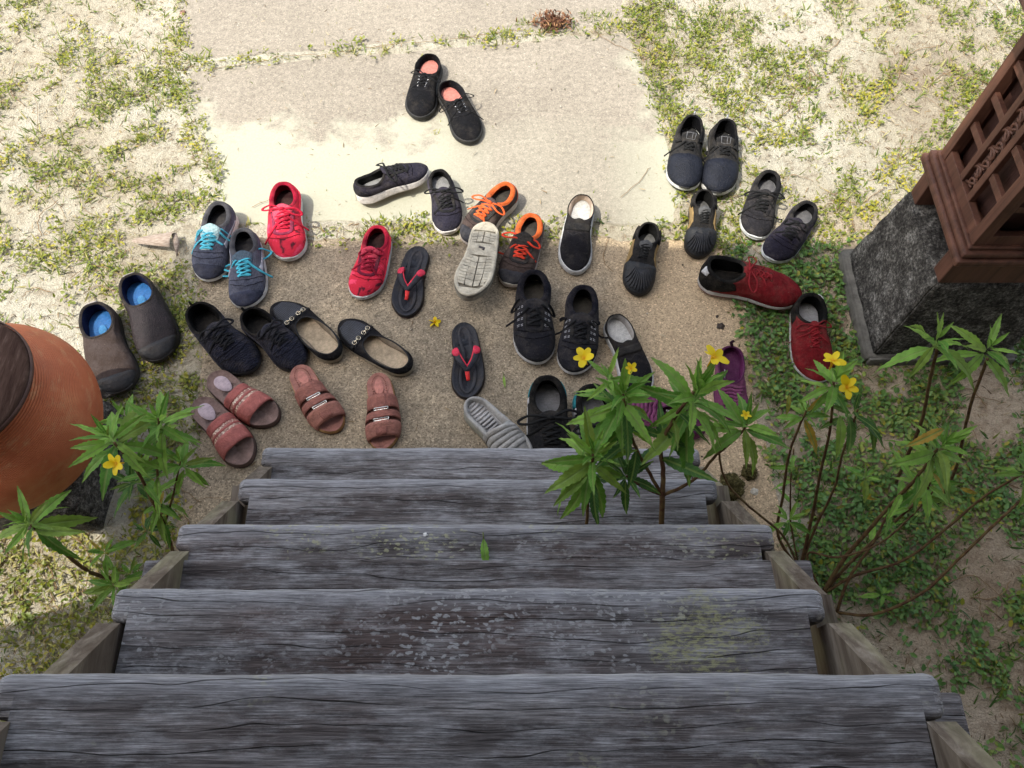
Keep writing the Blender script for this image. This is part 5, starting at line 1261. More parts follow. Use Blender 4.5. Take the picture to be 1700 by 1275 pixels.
# (a) creeping broad-leaved weed in little clusters
X = sample(140000, 11); d, px, py = density(X); r = np.random.default_rng(5)
keep = r.random(len(X)) < d * np.where((px > 1215) & (py > 395), .85, .34); C = X[keep]
reps = 5; Q = np.repeat(C, reps, 0) + r.normal(0, .011, (len(C) * reps, 2)); px, py = pxof(Q)
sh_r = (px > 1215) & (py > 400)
big = np.where(sh_r, 1.12, .88) * (.6 + .8 * r.random(len(Q)))
zz = gz_fast(Q); on = inpoly(PATH_FAR, Q) | inpoly(PATH_NEAR, Q) | inpoly(APRON, Q); zz = np.where(on, np.maximum(zz, .003), zz)
P = np.column_stack([Q, zz + .002 + r.random(len(Q)) * .012])
tint = np.clip(fbm(Q, 5, 20) * 1.1 - .05 + r.normal(0, .16, len(Q)), 0, 1)
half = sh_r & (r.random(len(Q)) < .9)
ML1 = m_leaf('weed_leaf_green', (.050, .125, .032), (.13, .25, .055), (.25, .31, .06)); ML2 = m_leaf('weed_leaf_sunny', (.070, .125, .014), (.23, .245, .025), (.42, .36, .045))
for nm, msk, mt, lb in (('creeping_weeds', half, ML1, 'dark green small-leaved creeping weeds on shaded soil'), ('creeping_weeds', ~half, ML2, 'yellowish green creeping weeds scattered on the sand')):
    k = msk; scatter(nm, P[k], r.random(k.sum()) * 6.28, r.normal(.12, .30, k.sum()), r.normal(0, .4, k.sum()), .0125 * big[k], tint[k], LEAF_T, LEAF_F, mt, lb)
# (b) grass blades
X = sample(200000, 12); d, px, py = density(X); keep = r.random(len(X)) < d * .55 + .05; C = X[keep]
reps = 4; Q = np.repeat(C, reps, 0) + r.normal(0, .005, (len(C) * reps, 2)); px, py = pxof(Q); zz = gz_fast(Q)
P = np.column_stack([Q, zz - .001]); n = len(Q); sh = (py > 405)
MG = m_leaf('grass_blade', (.045, .105, .018), (.19, .24, .04), (.42, .38, .14))
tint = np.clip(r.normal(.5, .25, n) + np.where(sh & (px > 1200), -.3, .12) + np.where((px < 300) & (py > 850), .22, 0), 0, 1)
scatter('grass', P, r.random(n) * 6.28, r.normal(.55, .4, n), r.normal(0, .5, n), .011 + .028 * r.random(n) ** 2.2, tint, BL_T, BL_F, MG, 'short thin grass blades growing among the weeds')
# (c) dry straw and leaf litter
X = sample(330000, 13); d, px, py = density(X); on = inpoly(PATH_FAR, X) | inpoly(PATH_NEAR, X) | inpoly(APRON, X)
ok = ~on & (r.random(len(X)) < .22 + .45 * d) | on & (r.random(len(X)) < .012); X = X[ok]; on = on[ok]; n = len(X)
P = np.column_stack([X, np.where(on, np.maximum(gz_fast(X), .003), gz_fast(X)) + .001 + r.random(n) * .004])
k = N('dry_litter', .9, .1); at_ = k.n('Attribute'); at_.attribute_name = 'tint'; k.color(k.ramp(at_.outputs['Fac'], [(0, (.07, .042, .024)), (.35, (.19, .125, .068)), (.7, (.34, .26, .15)), (1, (.46, .40, .28))]))
scatter('dry_litter', P, r.random(n) * 6.28, r.normal(.05, .2, n), r.normal(0, .6, n), .006 + .018 * r.random(n) ** 2.5, r.random(n), [(a, b * 1.1, c * 1.5) for a, b, c in BL_T], BL_F, k.m, 'dry straw and brown leaf litter on the sand')
# (d) pebbles and crumbs
X = sample(9000, 14); on = inpoly(PATH_FAR, X) | inpoly(PATH_NEAR, X) | inpoly(APRON, X); X = X[(~on & (r.random(len(X)) < .35)) | (on & (r.random(len(X)) < .22))]; n = len(X)
on = inpoly(PATH_FAR, X) | inpoly(PATH_NEAR, X) | inpoly(APRON, X)
PB = [(-.5, 0, 0), (0, .45, .1), (.5, .1, 0), (.1, -.5, .05), (0, 0, .42), (.1, 0, -.3)]; PF = [(0, 4, 1), (1, 4, 2), (2, 4, 3), (3, 4, 0), (0, 1, 5), (1, 2, 5), (2, 3, 5), (3, 0, 5)]
k = N('pebble', .8, .2); at_ = k.n('Attribute'); at_.attribute_name = 'tint'; k.color(k.ramp(at_.outputs['Fac'], [(0, (.06, .045, .035)), (.4, (.22, .17, .12)), (1, (.62, .56, .46))]))
scatter('pebbles', np.column_stack([X, np.where(on, .005, gz_fast(X) + .002)]), r.random(n) * 6.28, r.normal(0, .2, n), r.normal(0, .2, n), .002 + .006 * r.random(n) ** 3, r.random(n), PB, PF, k.m, 'small pebbles and crumbs lying on sand and concrete')
# trailing dry runners
parts = []; rr = random.Random(4)
def runner(pts, r0=.0013):
    P = [Vector((*at(*p)[:2], 0.0)) for p in pts]; C = catmull(P, 6)
    C = [Vector((p.x + rr.uniform(-.003, .003), p.y + rr.uniform(-.003, .003), ground_under(p.x, p.y) + .004 + .003 * rr.random())) for p in C]
    parts.append(tube_vf(C, r0, 4))
for _ in range(230):
    px_, py_ = rr.uniform(0, 1700), rr.uniform(0, 1150); a = rr.random() * 6.28; L_ = rr.uniform(20, 55)
    if 330 < px_ < 1230 and py_ < 1000: continue
    runner([(px_, py_), (px_ + L_ * math.cos(a), py_ + L_ * math.sin(a)), (px_ + 2 * L_ * math.cos(a + .5), py_ + 2 * L_ * math.sin(a + .5))], rr.uniform(.0006, .0013))
for q in ([(985, 55), (1030, 80), (1060, 92)], [(1030, 330), (1055, 308), (1078, 280)], [(1010, 400), (1000, 432), (1018, 455)], [(1205, 520), (1240, 505), (1270, 508)], [(420, 345), (455, 330)], [(520, 376), (545, 388)], [(640, 470), (665, 488)], [(345, 118), (420, 108), (480, 96), (540, 92), (600, 84)], [(600, 84), (680, 76), (760, 66), (870, 52)]): runner(q, .0009)
V, Fc = merge(parts); k = N('dry_stem', .9, .1); k.color((.26, .17, .09)); tag(mesh('dry_stems', V, Fc, k.m), 'thin dry creeping stems trailing over sand and path', kind='stuff')
# tufts that can be told apart on the path joint
def tuft(px_, py_, n, sz, label, dead=False, spread=.012, seed=0):
    r = np.random.default_rng(seed + 60); c = at(px_, py_); z = ground_under(c.x, c.y) - .002
    P = np.column_stack([c.x + r.normal(0, spread, n), c.y + r.normal(0, spread * .6, n), np.full(n, z)])
    T = np.clip(r.normal(.85 if dead else .55, .2, n), 0, 1)
    V = []; Fc = []
    o = scatter('grass_tuft', P, r.random(n) * 6.28, r.normal(.5, .35, n), r.normal(0, .5, n), sz * (.5 + r.random(n)), T, BL_T, BL_F, MG, label)
    del o['kind']; o['category'] = 'grass tuft'; return o
tuft(640, 85, 26, .028, 'small yellow grass tuft in the path joint above the black canvas shoes', True, .004, 1)
tuft(770, 62, 40, .020, 'low grass tuft in the path joint right of the farthest shoes', False, .012, 2)
tuft(722, 222, 18, .018, 'tiny dry tuft on the path below the farthest shoes', True, .008, 3)
tuft(560, 92, 16, .016, 'tiny dry tuft in the path joint at the left', True, .010, 4)
tuft(330, 98, 40, .030, 'dry grass tuft where the path joint meets its left edge', False, .018, 5)
tuft(985, 28, 90, .022, 'green tuft growing right of the reddish brown dead clump', False, .03, 6)
tuft(875, 38, 60, .020, 'green tuft growing left of the reddish brown dead clump', False, .02, 7)
# reddish dead clump
r = np.random.default_rng(81); n = 420; c = at(918, 40)
P = np.column_stack([c.x + r.normal(0, .030, n), c.y + r.normal(0, .020, n), .004 + np.abs(r.normal(0, .010, n))])
k = N('dead_clump', .95, .1); at_ = k.n('Attribute'); at_.attribute_name = 'tint'; k.color(k.ramp(at_.outputs['Fac'], [(0, (.05, .025, .018)), (.5, (.17, .075, .045)), (1, (.34, .20, .10))]))
o = scatter('dead_grass', P, r.random(n) * 6.28, r.normal(.4, .5, n), r.normal(0, .6, n), .012 + .014 * r.random(n), r.random(n), [(a, b * 1.8, c_ * 2) for a, b, c_ in BL_T], BL_F, k.m, 'reddish brown dead grass clump on the path joint')

# ================================================================== FLOWERING PLANTS
def leaf_mesh(name, droop, wid, mat, fold=.16, twist=0.0, seed=0):
    """serrated lance-shaped leaf of length 1 along +x"""
    n = 18; V = []; Fc = []; rr = random.Random(seed)
    for i in range(n + 1):
        t = i / n; w = wid * (math.sin(math.pi * min(1, t ** .82)) ** .85) * (1 - .25 * t) if 0 < t < 1 else 0
        w = max(w, .006 if t < 1 else .001); s = 1 + (.13 if i % 2 else -.07) * (0.1 < t < .97)
        z = .10 * math.sin(t * 1.6) - droop * t * t; x = t * (1 - .12 * droop * t) + (-.012 if i % 2 == 0 else .0)
        c, s_ = math.cos(twist * t), math.sin(twist * t); wv = .012 * math.sin(t * 19 + seed)
        for f in (-1, -.5, 0, .5, 1):
            yy = w * s * f if abs(f) == 1 else w * f; zz = fold * abs(yy) + (wv if abs(f) == 1 else 0) - (.018 if f == 0 else 0) * .5
            V.append((x, yy * c - zz * s_, z + yy * s_ + zz * c))
    for i in range(n):
        for k_ in range(4):
            a = i * 5 + k_; Fc.append((a, a + 5, a + 6, a + 1))
    me = bpy.data.meshes.new(name); me.from_pydata(V, [], Fc); me.polygons.foreach_set('use_smooth', [True] * len(Fc)); me.materials.append(mat); return me
MLF = m_bigleaf(); MYL = m_bigleaf('yellowing_leaf', (.34, .24, .03), (.50, .30, .04)); MPL = m_bigleaf('pale_leaf', (.14, .27, .04), (.24, .38, .06)); MDL = m_bigleaf('deep_leaf', (.030, .095, .018), (.060, .16, .030))
LM = {key: [leaf_mesh('plant_leaf', dr, wd, mt, seed=i, twist=tw) for i, (dr, wd, tw) in enumerate(((.10, .105, .3), (.34, .115, -.45), (.60, .115, .5), (.02, .095, -.2), (.24, .14, .8)))] for key, mt in (('g', MLF), ('y', MYL), ('p', MPL), ('d', MDL))}
k = N('plant_stem', .75, .2); v = k.coord(); k.color(k.mix(k.ramp(k.noise(v, 60, 4), [(.4, 0.), (.6, 1.)]), (.075, .035, .018), (.13, .085, .035))); MST = k.m
k = N('green_stem', .6, .3); k.color((.10, .12, .03)); MGS = k.m
k = N('yellow_petal', .5, .3); v = k.coord(); k.color(k.mix(k.ramp(k.sep(v)[0], [(0, 1.), (.35, 0.)]), (.82, .62, .010), (.75, .38, .005)))
tr = k.n('BsdfTranslucent'); tr.inputs[0].default_value = (.85, .62, .02, 1); mx = k.n('MixShader'); mx.inputs[0].default_value = .3; k.l(k.b.outputs[0], mx.inputs[1]); k.l(tr.outputs[0], mx.inputs[2]); k.l(mx.outputs[0], k.out.inputs[0]); MPT = k.m
def petal_mesh():
    V = []; Fc = []; n = 8
    for i in range(n + 1):
        t = i / n; w = .30 * math.sin(math.pi * min(t * .80 + .03, 1)) ** .8; z = .30 * t - .25 * t * t
        for f in (-1, -.5, 0, .5, 1): V.append((t * (1 if abs(f) < 1 else .94), w * f, z + .10 * abs(f) ** 2 * w + .02 * math.sin(f * 6 + t * 5)))
    for i in range(n):
        for k_ in range(4): a = i * 5 + k_; Fc.append((a, a + 5, a + 6, a + 1))
    me = bpy.data.meshes.new('petal'); me.from_pydata(V, [], Fc); me.polygons.foreach_set('use_smooth', [True] * len(Fc)); me.materials.append(MPT); return me
PM = petal_mesh(); rp_ = random.Random(21)
def put_leaf(root, me, p, axis, size, roll=0.0):
    o = bpy.data.objects.new('leaf', me); COL.objects.link(o); o.parent = root
    x = axis.normalized(); z = Vector((0, 0, 1)) - x * x.z
    if z.length < .05: z = Vector((0, -1, 0))
    z.normalize(); y = z.cross(x); M = Matrix((x, y, z)).transposed().to_4x4() @ Matrix.Rotation(roll, 4, 'X')
    o.matrix_local = Matrix.Translation(p - root.location) @ M @ Matrix.Scale(size, 4); return o
def rosette(root, p, size, n=15, up=Vector((0, 0, 1)), key='g', low=0.35, mixk=None, phase=None):
    """whorled tuft of leaves at a shoot tip"""
    up = up.normalized(); a0 = rp_.random() * 6.28 if phase is None else phase; t1 = up.orthogonal().normalized(); t2 = up.cross(t1)
    for i in range(n):
        f = i / (n - 1); az = a0 + i * 2.399 + rp_.uniform(-.2, .2); el = R(-22 + 90 * f ** 1.3) + rp_.uniform(-.28, .28)
        ln = size * (1.0 - .62 * f ** 1.6) * rp_.uniform(.68, 1.18)
        d = (t1 * math.cos(az) + t2 * math.sin(az)) * math.cos(el) + up * math.sin(el)
        base = p - up * size * low * (1 - f) + d * .004
        kk = key if (mixk is None or rp_.random() > mixk[1]) else mixk[0]
        me = LM[kk][rp_.choice((1, 2, 4, 1)) if f < .5 else rp_.choice((0, 3, 0, 4))]
        put_leaf(root, me, base, d, ln, rp_.uniform(-.5, .5))
def flower(root, p, size, up=Vector((-.1, -.2, 1)), nm='flower'):
    up = up.normalized(); V, Fc = tube_vf([p - up * size * .9 - root.location, p - up * size * .3 - root.location, p - root.location, p + up * size * .12 - root.location], [size * .05, size * .10, size * .22, size * .10], 8)
    f = mesh(nm, V, Fc, MPT, root); t1 = up.orthogonal().normalized(); t2 = up.cross(t1)
    for i in range(5):
        az = i * 2 * math.pi / 5 + rp_.uniform(-.15, .15); el = rp_.uniform(.05, .5); d = (t1 * math.cos(az) + t2 * math.sin(az)) * math.cos(el) + up * math.sin(el)
        x = d.normalized(); z = (up - x * x.dot(up)).normalized(); y = z.cross(x)
        o = bpy.data.objects.new('petal', PM); COL.objects.link(o); o.parent = f; o.matrix_local = Matrix.Translation(p - root.location) @ Matrix((x, y, z)).transposed().to_4x4() @ Matrix.Rotation(rp_.uniform(-.4, .4), 4, 'X') @ Matrix.Scale(size * rp_.uniform(.85, 1.1), 4)
def stem(root, pts, r0, r1, mat=None, nm='stem', m=6):
    C = catmull(pts, m); n = len(C); C = [c - root.location + Vector((rp_.uniform(-1, 1), rp_.uniform(-1, 1), 0)) * .0006 for c in C]
    V, Fc = tube_vf(C, [r0 + (r1 - r0) * i / (n - 1) for i in range(n)], 7); mesh(nm, V, Fc, mat or MST, root)
def A(px, py, z): return at(px, py, z)
def plant(loc, label): return tag(empty('flowering_plant', loc), label, 'plant', None)
def sparse_leaves(root, pts, i0, i1, n, size, key='g'):
    C = catmull(pts, 8)
    for i in range(n):
        f = i0 + (i1 - i0) * (i + rp_.random() * .6) / n; q = C[min(int(f * (len(C) - 1)), len(C) - 1)]; az = rp_.random() * 6.28; el = rp_.uniform(-.5, .3)
        put_leaf(root, rp_.choice(LM[key]), q, Vector((math.cos(az) * math.cos(el), math.sin(az) * math.cos(el), math.sin(el))), size * rp_.uniform(.7, 1.1), rp_.uniform(-.5, .5))
# --- plant A: grows through the gap between second and third tread
pa = plant(Vector((.27, .20, .0)), 'yellow-flowered leafy plant growing up through the stair between the lower treads')
nd = A(1100, 822, .565)
stem(pa, [Vector((.27, .20, -.01)), Vector((.268, .235, .25)), Vector((.267, .275, .40)), A(1097, 884, .475), nd], .0058, .0050)
b1 = [nd, A(1101, 780, .61), A(1098, 740, .65), A(1122, 690, .70), A(1152, 650, .735)]; stem(pa, b1, .0046, .0026)
b2 = [nd, A(1075, 780, .60), A(1052, 735, .64), A(1040, 690, .68), A(1035, 655, .71)]; stem(pa, b2, .0034, .0022)
b3 = [nd, A(1062, 806, .575), A(1040, 790, .60)]; stem(pa, b3, .0030, .0018)
b4 = [nd, A(1150, 798, .585), A(1190, 755, .61), A(1225, 725, .63), A(1240, 705, .65)]; stem(pa, b4, .0032, .0018)
rosette(pa, b1[-1] + Vector((.005, 0, .02)), .108, 32, Vector((.05, .15, 1)), low=.8)
sparse_leaves(pa, b1, .35, .85, 7, .095, 'd')
rosette(pa, b2[-1] + Vector((0, 0, .01)), .104, 28, Vector((.0, .1, 1)), low=.6)
rosette(pa, A(1010, 622, .73), .070, 9, Vector((-.2, .2, 1)), low=.3)
sparse_leaves(pa, b2, .4, .9, 5, .09, 'd')
rosette(pa, b3[-1], .086, 11, Vector((-.1, -.2, .8)), 'd', .5)
rosette(pa, b4[-1] + Vector((0, 0, .01)), .082, 16, Vector((.1, .1, 1)), low=.4, mixk=('p', .2))
flower(pa, A(970, 595, .755), .021, Vector((-.35, .1, 1))); flower(pa, A(1185, 594, .78), .024, Vector((.3, .25, 1))); flower(pa, A(1047, 612, .75), .012, Vector((0, 0, 1)), 'flower_bud')
flower(pa, A(1238, 690, .68), .010, Vector((0, 0, 1)), 'flower_bud')
# --- plant A2: shoot behind the third tread
pb = plant(Vector((.105, .22, 0)), 'bushy leafy shoot left of the forked stem, reaching over the two lowest treads')
s2 = [Vector((.105, .21, -.01)), Vector((.108, .26, .36)), A(972, 885, .475), A(976, 820, .56), A(985, 755, .65)]; stem(pb, s2, .0036, .0026)
rosette(pb, s2[-1] + Vector((0, 0, .02)), .112, 30, Vector((.0, .05, 1)), low=.75)
put_leaf(pb, LM['d'][2], A(985, 800, .60), Vector((.0, -.9, -.25)), .085, .3); put_leaf(pb, LM['p'][1], A(975, 790, .63), Vector((-.8, -.6, -.2)), .080)
# --- plant B: right of the stair foot
gB0 = Vector((*at(1330, 945)[:2], 0)); pc_ = plant(gB0, 'tall sparse plant with two yellow flowers beside the red shoe, rooted at the right stringer')
B0 = gB0 + Vector((0, 0, -.01))
q1 = [B0, A(1292, 890, .08), A(1300, 820, .22), A(1311, 750, .36), A(1338, 682, .50)]; stem(pc_, q1, .0040, .0022)
q2 = [B0, A(1350, 850, .15), A(1360, 795, .28), A(1378, 710, .44), A(1384, 635, .57)]; stem(pc_, q2, .0042, .0024)
q3 = [B0, A(1313, 870, .10), A(1313, 800, .24), A(1318, 745, .32)]; stem(pc_, q3, .0024, .0014)
q4 = [B0, A(1300, 890, .20), A(1245, 842, .36), A(1206, 800, .48), A(1194, 745, .58), A(1212, 715, .62)]; stem(pc_, q4, .0028, .0018)
q5 = [B0, A(1352, 880, .10), A(1385, 810, .22), A(1397, 760, .33), A(1424, 680, .50)]; stem(pc_, q5, .0036, .0020)
rosette(pc_, q1[-1], .075, 11, Vector((-.1, .2, 1)), mixk=('y', .18)); rosette(pc_, q2[-1] + Vector((0, 0, .02)), .088, 17, Vector((0, .1, 1)), low=.5)
rosette(pc_, q5[-1], .075, 12, Vector((.2, 0, 1)), 'd', low=.5); flower(pc_, A(1383, 600, .64), .023, Vector((0, .3, 1))); flower(pc_, A(1405, 643, .60), .024, Vector((0, -.3, 1)))
put_leaf(pc_, LM['y'][1], A(1310, 655, .51), Vector((-.15, -1, -.25)), .045); put_leaf(pc_, LM['p'][2], A(1394, 690, .50), Vector((-.02, -1, -.15)), .085)
put_leaf(pc_, LM['d'][1], A(1425, 690, .48), Vector((.6, -.7, -.1)), .085); put_leaf(pc_, LM['d'][2], A(1440, 690, .46), Vector((.25, -.95, -.1)), .075)
rosette(pc_, A(1312, 862, .20), .060, 12, Vector((0, 0, 1)), mixk=('y', .1)); sparse_leaves(pc_, q3, .5, 1, 4, .05)
# --- plant C: dense clump in the middle of the right weeds
gC0 = Vector((*at(1368, 985)[:2], 0)); pd_ = plant(gC0, 'branching plant with a golden yellow leaf over the green weeds at right'); C0 = gC0 + Vector((0, 0, -.01))
c1 = [C0, A(1400, 930, .08), A(1438, 885, .18), A(1482, 835, .28), A(1520, 795, .38), A(1556, 745, .47)]; stem(pd_, c1, .0055, .0028)
c2 = [C0, A(1410, 935, .06), A(1470, 880, .14), A(1530, 825, .24), A(1545, 800, .30)]; stem(pd_, c2, .0044, .0022)
c3 = [C0, A(1405, 900, .08), A(1440, 850, .14), A(1510, 800, .2), A(1530, 700, .38), A(1543, 630, .52), A(1556, 575, .62)]
c4 = [C0, A(1420, 915, .06), A(1480, 870, .10), A(1560, 815, .12), A(1595, 757, .24), A(1612, 680, .42), A(1636, 600, .58)]
stem(pd_, c3[3:] if False else [Vector((*at(1490, 800)[:2], -.01)), A(1505, 760, .20), A(1530, 700, .36), A(1543, 635, .50), A(1556, 580, .61)], .0042, .0030)
stem(pd_, [Vector((*at(1570, 820)[:2], -.01)), A(1590, 770, .18), A(1600, 720, .34), A(1614, 665, .48), A(1640, 595, .60)], .0040, .0028)
rosette(pd_, A(1558, 562, .64), .100, 15, Vector((-.1, .1, 1)), 'p', low=.3, mixk=('g', .45)); rosette(pd_, A(1645, 575, .62), .085, 14, Vector((.1, .1, 1)), 'p', low=.3, mixk=('g', .5))
rosette(pd_, c1[-1] + Vector((0, 0, .03)), .100, 18, Vector((.05, .15, 1)), low=.5, mixk=('p', .3)); rosette(pd_, c2[-1], .085, 14, Vector((0, 0, 1)), low=.4)
put_leaf(pd_, LM['y'][0], A(1566, 712, .52), Vector((-1, -.45, .0)), .092, -.4); put_leaf(pd_, LM['y'][1], A(1548, 785, .36), Vector((.5, -.8, -.2)), .055)
sparse_leaves(pd_, c1, .55, .95, 6, .085); sparse_leaves(pd_, c2, .4, .95, 7, .07)
rosette(pd_, A(1440, 790, .16), .055, 9, mixk=('p', .2)); rosette(pd_, A(1480, 870, .12), .050, 8)
# --- plant D: long bare stems arching to the right edge
gD0 = Vector((*at(1392, 1015)[:2], 0)); pe_ = plant(gD0, 'long bare arching brown stems reaching to the right edge of the weeds'); D0 = gD0 + Vector((0, 0, -.01))
stem(pe_, [D0, A(1450, 1020, .05), A(1530, 985, .12), A(1600, 920, .20), A(1690, 835, .30), A(1740, 800, .34)], .0038, .0026)
stem(pe_, [C0, A(1420, 955, .06), A(1500, 930, .12), A(1580, 870, .20), A(1640, 820, .28), A(1720, 775, .34)], .0036, .0024)
stem(pe_, [C0, A(1340, 920, .08), A(1390, 925, .12), A(1455, 905, .16), A(1510, 860, .22), A(1550, 815, .28)], .0030, .0018)
stem(pe_, [D0, A(1410, 960, .08), A(1450, 900, .14), A(1476, 850, .2)], .0040, .0024)
rosette(pe_, A(1712, 782, .36), .085, 13, Vector((0, 0, 1)), 'g', mixk=('p', .4)); rosette(pe_, A(1468, 985, .04), .050, 8)
# --- plant E: left, by the jar
gE0 = Vector((*at(292, 940)[:2], 0)); pf_ = plant(gE0, 'bushy plant with one yellow flower in front of the terracotta jar'); E0 = gE0 + Vector((0, 0, -.01))
e1 = [E0, A(276, 880, .14), A(252, 830, .28), A(226, 780, .40), A(190, 735, .50)]; stem(pf_, e1, .0046, .0026)
e2 = [E0, A(272, 865, .16), A(262, 800, .30), A(262, 740, .40), A(264, 695, .48)]; stem(pf_, e2, .0038, .0022)
e3 = [A(274, 870, .15), A(290, 810, .26), A(300, 765, .34)]; stem(pf_, e3, .0026, .0016)
rosette(pf_, e1[-1] + Vector((-.01, .01, .02)), .112, 22, Vector((-.1, .1, 1)), low=.5); rosette(pf_, e2[-1] + Vector((0, 0, .01)), .095, 20, Vector((.1, .15, 1)), low=.6)
rosette(pf_, e3[-1], .090, 15, Vector((.2, 0, 1)), low=.6); rosette(pf_, A(205, 690, .42), .08, 10, Vector((0, .2, 1)))
rosette(pf_, A(215, 800, .30), .080, 12, Vector((-.1, -.2, 1)), 'd'); rosette(pf_, A(268, 835, .22), .075, 14, Vector((.2, -.1, 1)), 'g', mixk=('p', .2)); rosette(pf_, A(240, 880, .14), .06, 10, key='d')
sparse_leaves(pf_, e1, .3, .95, 9, .09); sparse_leaves(pf_, e2, .3, .95, 9, .085); flower(pf_, A(194, 770, .55), .021, Vector((-.2, -.5, 1)))
put_leaf(pf_, LM['y'][0], A(238, 850, .30), Vector((.1, -.9, -.3)), .035); put_leaf(pf_, LM['y'][3], A(272, 815, .34), Vector((-.1, -.9, -.2)), .035)
# --- plant F: lower left shoot and low rosettes
gF0 = Vector((*at(185, 960)[:2], 0)); pg_ = plant(gF0, 'leafy shoot leaning left over sunlit dry grass in the lower left corner'); F0 = gF0 + Vector((0, 0, -.01))
f1 = [F0, A(150, 950, .10), A(115, 925, .20), A(85, 895, .30), A(52, 872, .40)]; stem(pg_, f1, .0050, .0034)
rosette(pg_, f1[-1] + Vector((0, 0, .02)), .098, 19, Vector((-.05, .0, 1)), low=.3, mixk=('p', .3)); put_leaf(pg_, LM['p'][0], f1[-1] + Vector((0.01, -.01, 0)), Vector((1, -.05, .05)), .105, .3)
rosette(pg_, A(168, 915, .12), .070, 13, Vector((0, 0, 1)), mixk=('y', .06)); rosette(pg_, A(185, 970, .10), .085, 16, Vector((0, 0, 1)), mixk=('p', .1)); rosette(pg_, A(215, 950, .06), .060, 9)

# ================================================================== SMALL THINGS
def fallen(px_, py_, z, ang, size, key, name, label, cat, i=0, roll=.3):
    p = at(px_, py_, z); o = empty(name, p); tag(o, label, cat)
    l = put_leaf(o, LM[key][i], p + Vector((0, 0, .008)), Vector((math.cos(ang), math.sin(ang), .06)), size, roll); l.name = 'leaf_blade'
    V, Fc = tube_vf([Vector((0, 0, .004)), Vector((-math.cos(ang), -math.sin(ang), 0)) * .012 + Vector((0, 0, .005))], .0012, 5); mesh('stalk', V, Fc, MGS, o)
fallen(803, 897, TW[2][1], R(-84), .062, 'g', 'fallen_leaf', 'single dark green leaf lying near the middle of the third tread', 'leaf', 1, .1)
fallen(1198, 946, TW[2][1], R(-128), .064, 'p', 'fallen_leaf', 'pale green leaf partly under the fourth tread edge, at right', 'leaf', 1, .1)
fallen(836, 626, .005, R(-82), .042, 'p', 'fallen_leaf', 'small pale green leaf on the concrete left of the teal-heeled shoe', 'leaf', 3, .3)
for a, b, an, sz in ((1572, 782, .5, .045), (1592, 812, -.4, .045), (1432, 826, -.3, .035), (1385, 845, .2, .03), (1545, 915, 1.2, .03)):
    fallen(a, b, .012, an, sz, 'y', 'fallen_leaf', {1572: 'upper of the two orange leaves on soil right of the branching plant', 1592: 'lower of the two orange leaves on soil right of the branching plant', 1432: 'orange brown leaf on the weeds behind the bare stems', 1385: 'small orange leaf on the weeds near the plant with two flowers', 1545: 'small orange leaf near the bare sandy patch at right'}[a], 'leaf', 4, .5)
# fallen yellow flower on the concrete
fo = tag(empty('fallen_flower', at(722, 537, .004)), 'fallen yellow flower on the concrete above the lone black flip-flop', 'flower')
for i in range(5):
    az = i * 1.25 + .3; d = Vector((math.cos(az), math.sin(az), .15)); z = Vector((0, 0, 1)); x = d.normalized(); z = (z - x * x.z).normalized(); y = z.cross(x)
    o = bpy.data.objects.new('petal', PM); COL.objects.link(o); o.parent = fo; o.matrix_local = Matrix.Translation((0, 0, .004)) @ Matrix((x, y, z)).transposed().to_4x4() @ Matrix.Rotation(rp_.uniform(-1, 1), 4, 'X') @ Matrix.Scale(.018, 4)
V, Fc = tube_vf([Vector((0, 0, .004)), Vector((-.002, .012, .007))], [.003, .002], 6); mesh('flower_tube', V, Fc, MPT, fo)
# fibrous husks
def husk(px_, py_, rad, label, seed, sx=1.0, sy=1.2):
    c = at(px_, py_, .0); o = tag(empty('fibrous_husk', c), label, 'husk'); bm = bmesh.new(); bmesh.ops.create_icosphere(bm, subdivisions=4, radius=1)
    for v in bm.verts:
        q = v.co * 2.2 + Vector((seed * 3, 0, 0)); n = mnoise.noise(q) * .35 + mnoise.noise(q * 3) * .18 + mnoise.noise(q * 9) * .10
        v.co = Vector((v.co.x * sx, v.co.y * sy, v.co.z * .7)) * rad * (1 + n); v.co.z += rad * .55
    k_ = N('husk_fibre', .95, .1); v_ = k_.coord(); k_.color(k_.ramp(k_.noise(v_, 120, 5, .8), [(.35, (.018, .018, .008)), (.52, (.09, .075, .028)), (.68, (.21, .18, .08))])); k_.bump(k_.noise(v_, 260, 4), .9, .004)
    from_bm('husk_body', bm, k_.m, o, True)
    r_ = random.Random(seed); parts = []
    for q in range(260):
        a = r_.random() * 6.28; e = r_.uniform(.05, 1.5); d = Vector((math.cos(a) * math.cos(e) * sx, math.sin(a) * math.cos(e) * sy, math.sin(e) * .7)); p = d * rad * 1.02 + Vector((0, 0, rad * .5))
        e2 = Vector((r_.uniform(-1, 1), r_.uniform(-1, 1), r_.uniform(-.2, .8))).normalized() * rad * r_.uniform(.15, .4); parts.append(tube_vf([p, p + d * rad * .06 + e2 * .5, p + d * rad * .05 + e2], .0006, 3, cap=False))
    V, Fc = merge(parts); mesh('fibres', V, Fc, k_.m, o)
husk(1211, 812, .029, 'larger mossy brown fibrous husk at the right end of the second tread', 1); husk(1242, 786, .018, 'smaller mossy brown fibrous husk behind the larger one', 2, 1, 1.1)
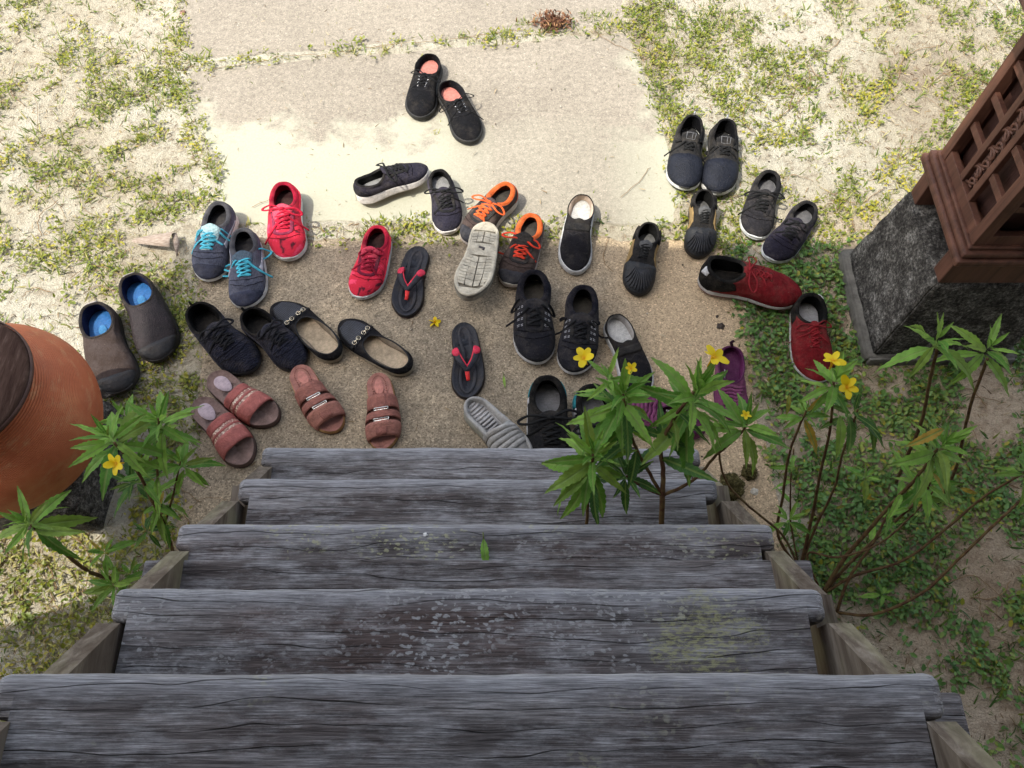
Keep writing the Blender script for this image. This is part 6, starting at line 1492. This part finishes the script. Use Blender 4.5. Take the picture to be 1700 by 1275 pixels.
def stone(px_, py_, rad, label, mat, seed=0, sc=(1, 1, .6), nm='stone', cat='stone', z=0.0):
    c = at(px_, py_, z); o = empty(nm, c); tag(o, label, cat); bm = bmesh.new(); bmesh.ops.create_icosphere(bm, subdivisions=3, radius=1)
    for v in bm.verts:
        q = v.co * 1.5 + Vector((seed * 5, 0, 0)); v.co = Vector((v.co.x * sc[0], v.co.y * sc[1], v.co.z * sc[2])) * rad * (1 + mnoise.noise(q) * .4 + mnoise.noise(q * 3.5) * .15); v.co.z += rad * sc[2] * .5
    me = bpy.data.meshes.new(nm); bm.to_mesh(me); bm.free(); ob = link('stone_body', me, mat, o)
MS1 = m_simple('pale_stone', (.50, .46, .38)); MS2 = m_simple('dark_clod', (.045, .032, .022), bump=.8)
stone(1252, 817, .010, 'small pale angular stone just below the smaller husk', MS1, 1)
stone(1196, 543, .010, 'crumbly dark clod on concrete below the sideways red shoe', MS2, 2, (1.1, 1.2, .6), 'dark_clod', 'clod'); stone(1190, 527, .006, 'tiny dark crumb just above the crumbly dark clod', MS2, 3, (1, 1.2, .6), 'dark_clod', 'clod')
stone(706, 888, .0035, 'tiny white pebble on the far edge of the third tread', m_simple('white_pebble', (.7, .7, .68)), 4, z=TW[2][1])
stone(788, 552, .003, 'tiny white pebble on concrete right of the fallen flower', bpy.data.materials['white_pebble'], 5, z=.004)
stone(182, 650, .028, 'rough grey stone chunk below the toe of the faded slip-on', M_STONE, 6, (1, .8, .6))
stone(304, 22, .010, 'small reddish stone at the left edge of the far path', m_simple('red_stone', (.30, .17, .12)), 7)
# curled grey bark
k = N('dry_bark', .85, .2); v = k.coord((8, 60, 60)); k.color(k.ramp(k.noise(v, 6, 5), [(.3, (.20, .145, .11)), (.7, (.42, .35, .29))])); k.bump(k.noise(v, 9, 5), .7, .003)
bk = tag(empty('curled_bark', at(262, 404, .0)), 'curled dry greyish palm bark piece left of the grey running shoes', 'bark'); rings = []
p0 = at(218, 398, .012) - bk.location; p1 = at(288, 392, .020) - bk.location; p2 = at(294, 425, .010) - bk.location
for i in range(12):
    f = i / 11; c = p0.lerp(p1, f); hw = .004 + .026 * f ** .7; ring = []
    for q in range(9):
        a = R(-70 + 140 * q / 8); ring.append((c.x + .1 * hw * math.sin(a), c.y - .012 * f + hw * math.sin(a), max(.001, c.z - .006 + hw * .7 * math.cos(a))))
    rings.append(ring)
V, Fc = loft(rings, False); mesh('bark_shell', V, Fc, k.m, bk)
V, Fc = tube_vf([p1 + Vector((0, .01, 0)), p1.lerp(p2, .5) + Vector((.008, 0, .01)), p2], [.008, .009, .002], 7, .3); mesh('bark_tip', V, Fc, k.m, bk)
